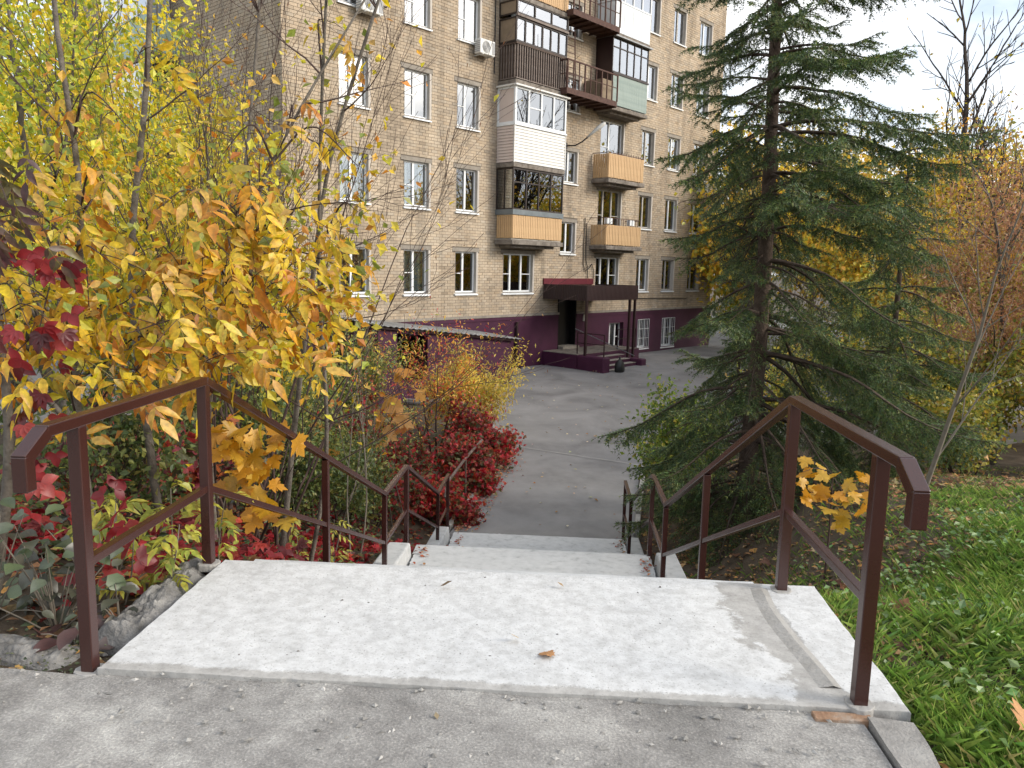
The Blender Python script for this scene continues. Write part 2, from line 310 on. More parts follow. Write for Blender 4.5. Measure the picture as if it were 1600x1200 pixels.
# ------------------------------------------------------------------ staircase
stair = empty('staircase', (0, 3.3, 0), 'white painted concrete stairs leading down from the pavement to the yard', 'stairs')
so_ = (0, 3.3, 0)
def slab_outline(x0, x1, y0, y1, n, jag, seed):
    """rectangle with slightly chipped edges"""
    P = []; r = random.Random(seed)
    def seg(ax, ay, bx, by, nx_, ny_):
        k = max(3, int(math.hypot(bx-ax, by-ay)/n))
        for i in range(k):
            t = i/k; jj = r.gauss(0, jag)*(1 if r.random() < .8 else 2.2); P.append((ax+(bx-ax)*t+nx_*jj, ay+(by-ay)*t+ny_*jj))
    seg(x0, y0, x1, y0, 0, 1); seg(x1, y0, x1, y1, 1, 0); seg(x1, y1, x0, y1, 0, 1); seg(x0, y1, x0, y0, 1, 0)
    return P
def slab_paint():
    """whitewash over concrete: worn off along the front edge, round the right post and in pinholes"""
    m, t, n, l = new_mat('slab_paint'); o = n('ShaderNodeOutputMaterial'); b = n('ShaderNodeBsdfPrincipled'); l(b.outputs[0], o.inputs[0]); b.inputs['Roughness'].default_value = .85; b.inputs['Specular IOR Level'].default_value = .25
    tc = n('ShaderNodeTexCoord'); sx = n('ShaderNodeSeparateXYZ'); l(tc.outputs['Object'], sx.inputs[0])
    def noise(sc, det=5, ro=.6):
        z = n('ShaderNodeTexNoise'); z.inputs['Scale'].default_value = sc; z.inputs['Detail'].default_value = det; z.inputs['Roughness'].default_value = ro; l(tc.outputs['Object'], z.inputs['Vector']); return z.outputs['Fac']
    def ma(op, a_, b_=None, cl=False):
        q = n('ShaderNodeMath'); q.operation = op; q.use_clamp = cl
        for k, v in enumerate((a_, b_)):
            if v is None: continue
            if isinstance(v, (int, float)): q.inputs[k].default_value = v
            else: l(v, q.inputs[k])
        return q.outputs[0]
    def ramp(f, a_, b_):
        q = n('ShaderNodeMapRange'); l(f, q.inputs[0]); q.inputs[1].default_value = a_; q.inputs[2].default_value = b_; return q.outputs[0]
    X_, Y_ = sx.outputs[0], sx.outputs[1]
    big = noise(2.2, 4); mid = noise(16, 7, .7); fine = noise(85, 4)
    # patch: centred on x = 1.30, broadening to the back
    cx_ = ma('ADD', ma('MULTIPLY', Y_, -.06), 1.31); dx_ = ma('SUBTRACT', X_, cx_); lft = ma('MULTIPLY', ma('MAXIMUM', ma('MULTIPLY', dx_, -1.0), 0.0), 1.0); rgt = ma('MULTIPLY', ma('MAXIMUM', dx_, 0.0), 1.75)
    wob = ma('ADD', ma('MULTIPLY', ma('SUBTRACT', big, .5), .55), ma('MULTIPLY', ma('SUBTRACT', mid, .5), .14)); pd = ma('ADD', ma('ADD', lft, rgt), wob); patch = ramp(pd, .150, .128)
    front = ramp(ma('ADD', Y_, ma('ADD', ma('MULTIPLY', ma('SUBTRACT', mid, .5), .075), ma('MULTIPLY', ma('SUBTRACT', big, .5), .07))), -.522, -.540)
    chips = ramp(ma('ADD', mid, ma('MULTIPLY', fine, .35)), .845, .87)
    pin = ramp(fine, .41, .34)
    bare = ma('MAXIMUM', ma('MAXIMUM', patch, front), chips, True)
    r1 = n('ShaderNodeValToRGB'); l(mid, r1.inputs[0]); e = r1.color_ramp.elements; e[0].position = .3; e[0].color = (.45, .45, .44, 1); e[1].position = .58; e[1].color = (.625, .63, .626, 1)
    r2 = n('ShaderNodeValToRGB'); l(mid, r2.inputs[0]); e = r2.color_ramp.elements; e[0].position = .3; e[0].color = (.31, .302, .285, 1); e[1].position = .66; e[1].color = (.47, .46, .44, 1)
    m1 = n('ShaderNodeMix'); m1.data_type = 'RGBA'; l(bare, m1.inputs[0]); l(r1.outputs[0], m1.inputs[6]); l(r2.outputs[0], m1.inputs[7])
    m2 = n('ShaderNodeMix'); m2.data_type = 'RGBA'; l(ma('MULTIPLY', pin, .7), m2.inputs[0]); l(m1.outputs[2], m2.inputs[6]); m2.inputs[7].default_value = (.26, .255, .24, 1); dirt = n('ShaderNodeMapRange'); l(noise(3.4, 8, .7), dirt.inputs[0]); dirt.inputs[1].default_value = .32; dirt.inputs[2].default_value = .55; dirt.inputs[3].default_value = .84; dirt.inputs[4].default_value = 1.0; vs_ = n('ShaderNodeVectorMath'); vs_.operation = 'SCALE'; l(m2.outputs[2], vs_.inputs[0]); l(dirt.outputs[0], vs_.inputs['Scale']); l(vs_.outputs[0], b.inputs['Base Color'])
    h = ma('SUBTRACT', ma('ADD', ma('MULTIPLY', fine, .5), ma('MULTIPLY', mid, .8)), ma('MULTIPLY', bare, .5)); bu = n('ShaderNodeBump'); bu.inputs['Strength'].default_value = .55; bu.inputs['Distance'].default_value = .006; l(h, bu.inputs['Height']); l(bu.outputs[0], b.inputs['Normal'])
slab_paint()
def worn_outline(x0, x1, y0, y1, amp, seed, st=.02):
    """rectangle whose edges wander softly with a few chips"""
    P = []; c = [(x0, y0, x1, y0, 0, 1), (x1, y0, x1, y1, -1, 0), (x1, y1, x0, y1, 0, -1), (x0, y1, x0, y0, 1, 0)]
    for q, (ax, ay, bx_, by, nx_, ny_) in enumerate(c):
        k = max(4, int(math.hypot(bx_-ax, by-ay)/st))
        for i in range(k):
            t = i/k; s_ = np.array([t*math.hypot(bx_-ax, by-ay)]); d = float(amp*(vnoise(s_*3, s_*0, seed+q)[0]+.45*vnoise(s_*14, s_*0, seed+q+9)[0]+.9*max(0, vnoise(s_*8, s_*0, seed+q+5)[0]-.8)*4)); P.append((ax+(bx_-ax)*t+nx_*d, ay+(by-ay)*t+ny_*d))
    return P
MB().prism(worn_outline(-1.405, 1.635, 2.715, 3.865, .010, 1), -.17, 0).build('top_slab', 'slab_paint', stair, bevel=.006, origin=so_)
a = Acc(); ys = np.linspace(2.86, 3.8, 60)   # trowelled ridge in the mortar by the right post
x0 = 1.37-.03*np.sin(ys*4); v = np.concatenate([np.stack([x0-.06, ys, ys*0-.001], 1), np.stack([x0, ys, .007+.004*vnoise(ys*9, ys*0, 5)], 1), np.stack([x0+.035, ys, ys*0-.001], 1)]); j = np.arange(59)
a.add(v-np.array(so_), q=np.concatenate([np.stack([j, j+60, j+61, j+1], 1), np.stack([60+j, 120+j, 121+j, 61+j], 1)])); a.build('mortar_ridge', 'mortar_patch', stair)
# broken concrete rim at the left of the slab
def rough_ridge(name, pts, wid, hgt, mat, parent, seed, origin):
    """lump of broken concrete: tapered ends, sloping sides, pitted surface"""
    a = Acc(); pts = np.array(pts, float); n = 110; m = 31; t = np.linspace(0, 1, n); s = np.linspace(0, 1, len(pts)); C = np.stack([np.interp(t, s, pts[:, k]) for k in range(3)], 1); tg = nrm(np.gradient(C, axis=0)); sd = np.stack([tg[:, 1], -tg[:, 0], np.zeros(n)], 1)
    q = np.linspace(-1, 1, m); prof = np.clip(1-np.abs(q)**2.4, 0, 1); end = np.clip(np.minimum(t, 1-t)*9, 0, 1)**.6
    W_ = wid*(.8+.5*vnoise(t*7+seed, t*0, seed))[:, None]*q[None]; V = C[:, None]+sd[:, None]*W_[..., None]; V = V.reshape(-1, 3)
    bn = lambda f, k: vnoise(V[:, 0]*f+seed, V[:, 1]*f, seed+k)-.5
    hh = (hgt*end[:, None]*prof[None]).ravel(); V[:, 2] += hh*(1+.5*bn(9, 0)+.35*bn(24, 1)+.22*bn(60, 2))-.02*(hh < .004)
    i = np.arange((n-1)*m).reshape(n-1, m)[:, :-1].ravel(); a.add(V-np.array(origin), q=np.stack([i, i+1, i+m+1, i+m], 1)); return a.build(name, mat, parent, smooth=False)
rough_ridge('broken_rim', [(-1.52, 3.06, -.14), (-1.53, 3.35, -.13), (-1.53, 3.98, -.13)], .155, .115, 'raw_concrete', stair, 3, so_)
rough_ridge('broken_rim', [(-2.6, 3.02, -.14), (-2.0, 3.06, -.13), (-1.66, 3.02, -.16)], .10, .05, 'raw_concrete', stair, 7, so_)
MB().box(1.27, 1.475, 2.665, 2.716, -.06, -.010).build('rusty_plate', 'rust_plate', stair, bevel=.004, origin=so_)
def flight(y0, z0, y1, z1, n):
    for k in range(1, n):
        ya = y0+(y1-y0)*(k-1)/(n-1) if n > 1 else y0; yb = y0+(y1-y0)*k/(n-1); z = z0+(z1-z0)*k/n
        MB().prism(slab_outline(-1.40, 1.44, ya+.001, yb+.03, .08, .002, k), z-.24, z).build('step', 'landing_paint', stair, origin=so_)
flight(3.86, 0, 7.82, -1.77, 11); 
MB().prism(slab_outline(-1.30, 1.46, 7.86, 9.06, .04, .004, 31), -2.0, -1.79).build('landing', 'landing_paint', stair, origin=so_)
flight(9.06, -1.79, 11.28, -2.83, 7)
MB().prism(slab_outline(-1.34, 1.46, 11.31, 12.5, .04, .004, 32), -3.0, -2.815).build('bottom_slab', 'landing_paint', stair, origin=so_)
# low side blocks beside the landings
for (x0, x1, y0, y1, z) in ((-1.62, -1.31, 7.45, 8.75, -1.62), (1.475, 1.76, 7.45, 8.9, -1.66), (-1.62, -1.355, 10.8, 12.3, -2.62), (1.475, 1.72, 10.8, 12.45, -2.72)):
    mb = MB(); mb.add([(x0,y0,z-.4),(x1,y0,z-.4),(x1,y1,z-.4),(x0,y1,z-.4),(x0+.03,y0+.02,z+.06),(x1-.03,y0+.02,z+.06),(x1-.03,y1-.04,z-.02),(x0+.03,y1-.04,z-.02)], [(0,3,2,1),(4,5,6,7),(0,1,5,4),(1,2,6,5),(2,3,7,6),(3,0,4,7)])
    mb.build('side_block', 'landing_paint', stair, bevel=.02, origin=so_)

# ------------------------------------------------------------------ railings
def brown_paint():
    m = proc('brown_paint', [(.036, .0105, .008), (.042, .0125, .0095), (.048, .0155, .012)], 3, .27, .05, 260, spec=.7)
brown_paint()
proc('old_rail_paint', [(.06, .038, .03), (.12, .085, .07), (.18, .15, .135)], 12, .6, .2, 90)
H = .972
def rail_set(label, sx, end_y, name='stair_railing'):
    x = sx*1.4525; o = (x, 2.76, 0); e = empty(name, o, label, 'railing')
    w = .05
    prof = [(2.76, 0), (3.80, 0), (7.87, -1.77), (9.03, -1.77), (11.5, -2.82), (end_y, -2.82)]
    def post(y, zb, zt): MB().box(x-w/2, x+w/2, y-w/2, y+w/2, zb, zt).build('post', 'brown_paint', e, bevel=.004, origin=o)
    def zr(y): return float(np.interp(y, [p[0] for p in prof], [p[1] for p in prof]))
    for yb_, zb_ in ((2.76, 0.0 if sx > 0 else -.035), (3.80, -.002)):
        rr_ = random.Random(int(yb_*10)+sx); MB().prism([(x+(.048+.014*rr_.random())*math.cos(k*.5236), yb_+(.048+.014*rr_.random())*math.sin(k*.5236)) for k in range(12)], zb_-.03, zb_+.007).build('mortar_collar', 'mortar_patch', e, bevel=.004, origin=o)
    post(2.76, -.035 if sx > 0 else -.05, H-.04); post(3.80, -.12, H-.04)
    for y in (5.83, 7.87, 9.03, 11.5, end_y): post(y, zr(y)-.28, zr(y)+H-.04)
    tr = [(x, 2.565, H-.02), (x, 3.80, H-.02), (x, 7.87, -1.77+H-.02), (x, 9.03, -1.77+H-.02), (x, 11.5, -2.82+H-.02), (x, end_y+.05, -2.82+H-.02)]
    for p, q in zip(tr[:-1], tr[1:]): MB().bar(p, q, .052, .042).build('handrail', 'brown_paint', e, bevel=.004, origin=o)
    MB().bar((x, 2.572, H-.022), (x, 2.448, H-.098), .0523, .05).build('handrail_end', 'brown_paint', e, bevel=.004, origin=o)
    MB().bar((x, 2.462, H-.082), (x, 2.462, H-.205), .0527, .05).build('handrail_end', 'brown_paint', e, bevel=.004, origin=o)
    mid = [(x, 2.785, .40), (x, 3.80, .40), (x, 7.87, -1.77+.42), (x, 9.03, -1.77+.42), (x, 11.5, -2.82+.42), (x, end_y, -2.82+.42)]
    for p, q in zip(mid[:-1], mid[1:]): MB().bar(p, q, .036, .034).build('middle_rail', 'brown_paint', e, bevel=.003, origin=o)
    return e
rail_set('brown steel stair railing on the left, backed by yellow leaves', -1, 12.55)
rail_set('brown steel stair railing on the right, beside the spruce and the grass', 1, 12.55)
# older weathered handrail further down on the left
e = empty('old_handrail', (-1.62, 13.2, -2.85), 'weathered greyish handrail half buried in red creeper beside the path', 'handrail')
o_ = (-1.62, 13.2, -2.85)
MB().tube([(-1.52, 12.95, -2.1), (-1.38, 14.4, -2.02), (-1.24, 16.0, -2.02)], .026, 8).build('rail', 'old_rail_paint', e, origin=o_)
MB().tube([(-1.52, 12.95, -2.1), (-1.54, 12.8, -2.3), (-1.48, 12.95, -2.48)], .024, 8).build('rail_end', 'old_rail_paint', e, origin=o_)
for p in ((-1.38, 14.4, -2.03), (-1.25, 15.9, -2.03)): MB().tube([(p[0], p[1], -3.0), p], .022, 6).build('post', 'old_rail_paint', e, origin=o_)
# ------------------------------------------------------------------ apartment building (local frame: x along the facade, -y outwards)
proc('mortar', [(.11, .092, .073), (.165, .14, .112)], 3, .95, .3, 60)
def brick_mat(name, single):
    m, t, n, l = new_mat(name)
    o = n('ShaderNodeOutputMaterial'); b = n('ShaderNodeBsdfPrincipled'); l(b.outputs[0], o.inputs[0]); b.inputs['Roughness'].default_value = .9; b.inputs['Specular IOR Level'].default_value = .2
    ge = n('ShaderNodeNewGeometry'); nz = n('ShaderNodeTexNoise'); nz.inputs['Scale'].default_value = .55; nz.inputs['Detail'].default_value = 7; l(ge.outputs['Position'], nz.inputs['Vector'])
    r = n('ShaderNodeValToRGB'); l(nz.outputs['Fac'], r.inputs[0]); e = r.color_ramp.elements
    e[0].position = .3; e[0].color = (.355, .285, .210, 1); e[1].position = .68; e[1].color = (.475, .392, .295, 1)
    mm = n('ShaderNodeMix'); mm.data_type = 'RGBA'; mm.blend_type = 'MULTIPLY'; mm.inputs[0].default_value = 1; l(r.outputs['Color'], mm.inputs[6])
    if single:
        oi = n('ShaderNodeObjectInfo'); mr = n('ShaderNodeMapRange'); l(oi.outputs['Random'], mr.inputs[0]); mr.inputs[3].default_value = .8; mr.inputs[4].default_value = 1.14
        cc = n('ShaderNodeCombineColor'); [l(mr.outputs[0], cc.inputs[k]) for k in range(3)]; l(cc.outputs[0], mm.inputs[7])
    else:
        a = n('ShaderNodeAttribute'); a.attribute_name = 'Col'; l(a.outputs['Color'], mm.inputs[7])
    n2 = n('ShaderNodeTexNoise'); n2.inputs['Scale'].default_value = 26; n2.inputs['Detail'].default_value = 4; l(ge.outputs['Position'], n2.inputs['Vector'])
    m3 = n('ShaderNodeMapRange'); l(n2.outputs['Fac'], m3.inputs[0]); m3.inputs[1].default_value = .3; m3.inputs[2].default_value = .7; m3.inputs[3].default_value = .86; m3.inputs[4].default_value = 1.1
    mpz = n('ShaderNodeMapping'); mpz.inputs['Scale'].default_value = (1.5, 1.5, .13); l(ge.outputs['Position'], mpz.inputs['Vector']); n3 = n('ShaderNodeTexNoise'); n3.inputs['Scale'].default_value = 1.6; n3.inputs['Detail'].default_value = 6; l(mpz.outputs[0], n3.inputs['Vector'])
    m4 = n('ShaderNodeMapRange'); l(n3.outputs['Fac'], m4.inputs[0]); m4.inputs[1].default_value = .36; m4.inputs[2].default_value = .52; m4.inputs[3].default_value = .80; m4.inputs[4].default_value = 1.03; mu = n('ShaderNodeMath'); mu.operation = 'MULTIPLY'; l(m3.outputs[0], mu.inputs[0]); l(m4.outputs[0], mu.inputs[1])
    v = n('ShaderNodeVectorMath'); v.operation = 'SCALE'; l(mm.outputs[2], v.inputs[0]); l(mu.outputs[0], v.inputs['Scale']); l(v.outputs[0], b.inputs['Base Color'])
brick_mat('brick', False); brick_mat('brick_single', True)
proc('purple', [(.042, .0085, .027), (.055, .0115, .035), (.068, .016, .043)], 1.6, .55, .15, 60, spec=.35, detail=8)
proc('purple_metal', [(.022, .009, .0095), (.030, .0125, .013)], 3, .42, spec=.45)
proc('red_sheet', [(.10, .012, .022), (.14, .020, .032)], 5, .45, .1)
proc('ledge', [(.20, .175, .145), (.32, .29, .25)], 4, .9, .3, 60)
proc('pvc', [(.70, .72, .73), (.78, .80, .81)], 4, .4)
proc('plaster', [(.44, .40, .355), (.53, .49, .44)], 3, .9, .2, 60)
proc('old_wood', [(.34, .31, .27), (.48, .46, .42)], 7, .7)
proc('dark_frame', [(.022, .014, .012), (.04, .028, .022)], 6, .5)
proc('brown_board', [(.05, .033, .025), (.10, .068, .05)], 7, .75)
proc('picket', [(.13, .10, .085), (.23, .19, .165)], 5, .7)
proc('plywood', [(.20, .15, .10), (.27, .205, .14)], 3, .75)
proc('beige_slat', [(.50, .32, .165), (.58, .39, .21)], 2.5, .65)
proc('slab_concrete', [(.10, .085, .07), (.19, .165, .14), (.27, .24, .21)], 5, .95, .5, 40)
proc('rust_steel', [(.045, .020, .015), (.075, .034, .025), (.10, .052, .038)], 9, .75, .3, 70)
proc('siding', [(.62, .61, .58), (.70, .69, .66)], 2, .55)
proc('panel_pale', [(.60, .50, .45), (.66, .56, .505)], 2, .6)
proc('panel_white', [(.60, .64, .66), (.68, .72, .74)], 2, .45)
proc('green_sheet', [(.22, .28, .255), (.34, .40, .37)], 4, .55, metal=.2)
proc('band_grey', [(.13, .155, .17), (.19, .215, .23)], 4, .45, metal=.3)
proc('side_green', [(.35, .47, .40), (.45, .56, .49)], 3, .6)
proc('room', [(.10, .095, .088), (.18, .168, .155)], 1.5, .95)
proc('curtain_white', [(.52, .54, .56), (.66, .67, .68)], 3, .9)
proc('curtain_grey', [(.26, .27, .275), (.38, .38, .375)], 3, .9)
proc('curtain_lilac', [(.14, .10, .17), (.22, .17, .25)], 3, .9)
proc('curtain_beige', [(.32, .27, .2), (.42, .36, .28)], 3, .9)
proc('blind', [(.10, .115, .115), (.17, .185, .18)], 3, .8)
proc('black_door', [(.004, .004, .0045), (.008, .007, .008)], 3, .35)
proc('black_plastic', [(.008, .008, .008), (.015, .015, .015)], 3, .5)
proc('tin', [(.20, .205, .21), (.34, .35, .36)], 8, .5, metal=.4)
proc('ac_white', [(.58, .58, .56), (.66, .66, .64)], 4, .45)
proc('ac_grey', [(.25, .255, .26), (.33, .335, .34)], 4, .5)
proc('cable', [(.012, .012, .012), (.02, .02, .02)], 4, .6)
proc('lamp_shell', [(.42, .41, .38), (.52, .51, .47)], 6, .5)
glassmat('glass', .32, base=.20); glassmat('glass_sky', .45, (.85, .9, .92), .34)
BO = (-3.4993, 27.2069, -2.6); BROT = rad(90-38.32); ZB = -2.6
bld = empty('apartment_building', BO, 'tall beige brick apartment block with mixed balconies and dark purple plinth', 'building', rot=BROT)
def bx(mb, u0, u1, d0, d1, z0, z1): return mb.box(u0, u1, -d1, -d0, z0-ZB, z1-ZB)
def bp(u, d, z): return (u, -d, z-ZB)
def part(mb, name, mat, parent=None, **k): return mb.build(name, mat, parent or bld, **k)
def rep(src, name, loc, parent, label=None):
    o = src.copy(); o.name = name; COL.objects.link(o); o.parent = parent; o.location = loc
    return o
U0, U1, ZP, ZT = -6.45, 18.55, -.22, 16.6
FH = 2.8
cols = {0: (-4.58, -3.52), 1: (-2.10, -1.05), 2: (.20, 1.22), 3: (2.64, 4.31), 5: (8.40, 10.05), 6: (11.50, 12.48), 7: (13.70, 14.72), 8: (16.07, 17.18)}
opens = []; wins = []
for c, (u0, u1) in cols.items():
    for r in range(5):
        z0, z1 = .62+FH*r, 2.04+FH*r
        if c == 5 and r > 0: z0 -= .55
        opens.append((u0, u1, z0, z1)); wins.append((c, r, u0, u1, z0, z1))
for k in range(5):
    z0 = 2.16+2.75*k; opens.append((5.95, 6.88, z0, z0+1.21)); wins.append((4, k, 5.95, 6.88, z0, z0+1.21))
DOOR = (5.93, 7.10, -1.72, .36)
opens.append((DOOR[0], DOOR[1], ZP, DOOR[3]))
BAS = [(9.50, 10.6, -1.98, -.78), (11.75, 12.7, -2.0, -.70), (13.85, 15.0, -2.05, -.70)]
def wall_with_openings(mb, u0, u1, z0, z1, ops, d):
    us = sorted({u0, u1, *[x for o in ops for x in o[:2]]}); zs = sorted({z0, z1, *[x for o in ops for x in o[2:]]})
    us = [x for x in us if u0 <= x <= u1]; zs = [x for x in zs if z0 <= x <= z1]
    for a, b in zip(us[:-1], us[1:]):
        for e, f in zip(zs[:-1], zs[1:]):
            m_u, m_z = (a+b)/2, (e+f)/2
            if any(o[0] < m_u < o[1] and o[2] < m_z < o[3] for o in ops): continue
            mb.add([bp(a, d, e), bp(b, d, e), bp(b, d, f), bp(a, d, f)], [(0, 1, 2, 3)])
mb = MB(); wall_with_openings(mb, U0+.01, U1-.01, ZP, ZT, opens, -.013)
mb.add([bp(U0+.013, -.013, ZP), bp(U0+.013, -16, ZP), bp(U0+.013, -16, ZT), bp(U0+.013, -.013, ZT)], [(0, 3, 2, 1)])
mb.add([bp(U1-.013, -.013, ZP), bp(U1-.013, -16, ZP), bp(U1-.013, -16, ZT), bp(U1-.013, -.013, ZT)], [(0, 1, 2, 3)])
mb.add([bp(U0, -16, ZP-2.4), bp(U1, -16, ZP-2.4), bp(U1, -16, ZT), bp(U0, -16, ZT)], [(3, 2, 1, 0)])
wall = part(mb, 'wall', 'mortar')
# bricks: front facade and the left gable, real pieces cut at the openings
rng = np.random.default_rng(5); BA = Acc(); CH = .0966; BL = .262; single = []
lint = [(o[0]-.14, o[1]+.14, o[3], o[3]+.13) for o in opens]
def brick_quads(P):   # 8 corners array (n,8,3): 0-3 front, 4-7 back
    n = len(P); k = (np.arange(n)*8)[:, None]
    Q = np.concatenate([k+np.array([0, 1, 2, 3]), k+np.array([0, 4, 5, 1]), k+np.array([1, 5, 6, 2]), k+np.array([2, 6, 7, 3]), k+np.array([3, 7, 4, 0])])
    return P.reshape(-1, 3), Q
def courses(length, ops, z0, z1):
    """list of (a,b,zlow,zhigh) brick faces along one wall"""
    out = []; nz_ = int((z1-z0)/CH)
    for i in range(nz_):
        zl = z0+i*CH; zh = zl+CH; cuts = []
        for o in ops:
            if o[2] < zh-.02 and o[3] > zl+.02: cuts.append((o[0], o[1]))
        x = -(i % 2)*BL/2
        while x < length:
            a, b = max(0, x), min(length, x+BL); x += BL
            segs = [(a, b)]
            for c0, c1 in cuts:
                ns = []
                for s0, s1 in segs:
                    if c1 <= s0 or c0 >= s1: ns.append((s0, s1)); continue
                    if c0 > s0: ns.append((s0, c0))
                    if c1 < s1: ns.append((c1, s1))
                segs = ns
            for s0, s1 in segs:
                if s1-s0 > .03: out.append((s0, s1, zl, zh))
    return out
def add_bricks(cs, place, rowmajor):
    cs = np.array(cs); n = len(cs); j = .0055
    a_ = cs[:, 0]+j; b_ = cs[:, 1]-j; zl = cs[:, 2]+j+rng.uniform(-.0015, .0015, n); zh = cs[:, 3]-j; dp = rng.normal(0, .0022, n); tl = rng.normal(0, .0015, n)
    bk = np.full(n, -.02)
    P = np.stack([place(a_, dp+tl, zl), place(b_, dp-tl, zl), place(b_, dp-tl, zh), place(a_, dp+tl, zh), place(a_, bk, zl), place(b_, bk, zl), place(b_, bk, zh), place(a_, bk, zh)], 1)
    V, Q = brick_quads(P); c = rng.normal(1.0, .058, n)*(1-.22*(rng.random(n) < .05)); tint = rng.normal(0, .018, n)
    C = np.stack([c+tint, c, c-tint*1.3], 1); BA.add(V, q=Q, c=np.repeat(C, 8, 0))
ops_f = [(o[0]-U0, o[1]-U0, o[2], o[3]) for o in opens+lint]
cs = courses(U1-U0, ops_f, ZP, ZT)
sing = [c for c in cs if -3.40 < c[0]+U0 and c[1]+U0 < -2.05 and 3.2 < c[2] < 8.6 and c[1]-c[0] > .24][:292]; ss = set(sing)
add_bricks([c for c in cs if c not in ss], lambda a, d, z: np.stack([a+U0, -d, z-ZB], -1), True)
add_bricks(courses(14.0, [], ZP, ZT), lambda a, d, z: np.stack([U0-d, a, z-ZB], -1), True)
bw = BA.build('brickwork', 'brick', wall); kind(bw, 'stuff')
src = None
for c in sing:
    if src is None:
        mb = MB().box(-BL/2+.0055, BL/2-.0055, -.0, .02, -CH/2+.0055, CH/2-.0055); src = mb.build('brick', 'brick_single', wall); o = src
    else: o = rep(src, 'brick', (0, 0, 0), wall)
    o.location = ((c[0]+c[1])/2+U0, random.gauss(0, .002), (c[2]+c[3])/2-ZB)
# concrete lintels
for (u0, u1, z0, z1) in lint[:-1]:
    part(bx(MB(), u0, u1, -.02, .004, z0+.004, z1-.004), 'lintel', 'ledge', wall)
# roof and plinth
part(bx(MB(), U0-.3, U1+.3, -16.3, .3, ZT, ZT+.35), 'roof', 'slab_concrete')
mb = MB(); wall_with_openings(mb, U0-.04, U1+.04, -3.2, -.30, [(b[0], b[1], b[2], b[3]) for b in BAS]+[(DOOR[0], DOOR[1], -1.72, -.2)], .045)
mb.add([bp(U0-.04, .045, -3.2), bp(U0-.04, -16, -3.2), bp(U0-.04, -16, -.30), bp(U0-.04, .045, -.30)], [(0, 3, 2, 1)]); mb.add([bp(U1+.04, .045, -3.2), bp(U1+.04, -16, -3.2), bp(U1+.04, -16, -.30), bp(U1+.04, .045, -.30)], [(0, 1, 2, 3)])
part(mb, 'plinth', 'purple')
for (a_, b_) in ((U0-.09, DOOR[0]), (DOOR[1], U1+.09)):
    part(bx(MB(), a_, b_, -.01, .10, -.30, -.215), 'plinth_ledge', 'ledge'); part(bx(MB(), a_+.02, b_-.01, -.01, .075, -.42, -.302), 'plinth_moulding', 'purple')
part(bx(MB(), U0-.09, U0-.012, -15.9, -.012, -.30, -.215), 'plinth_ledge', 'ledge')
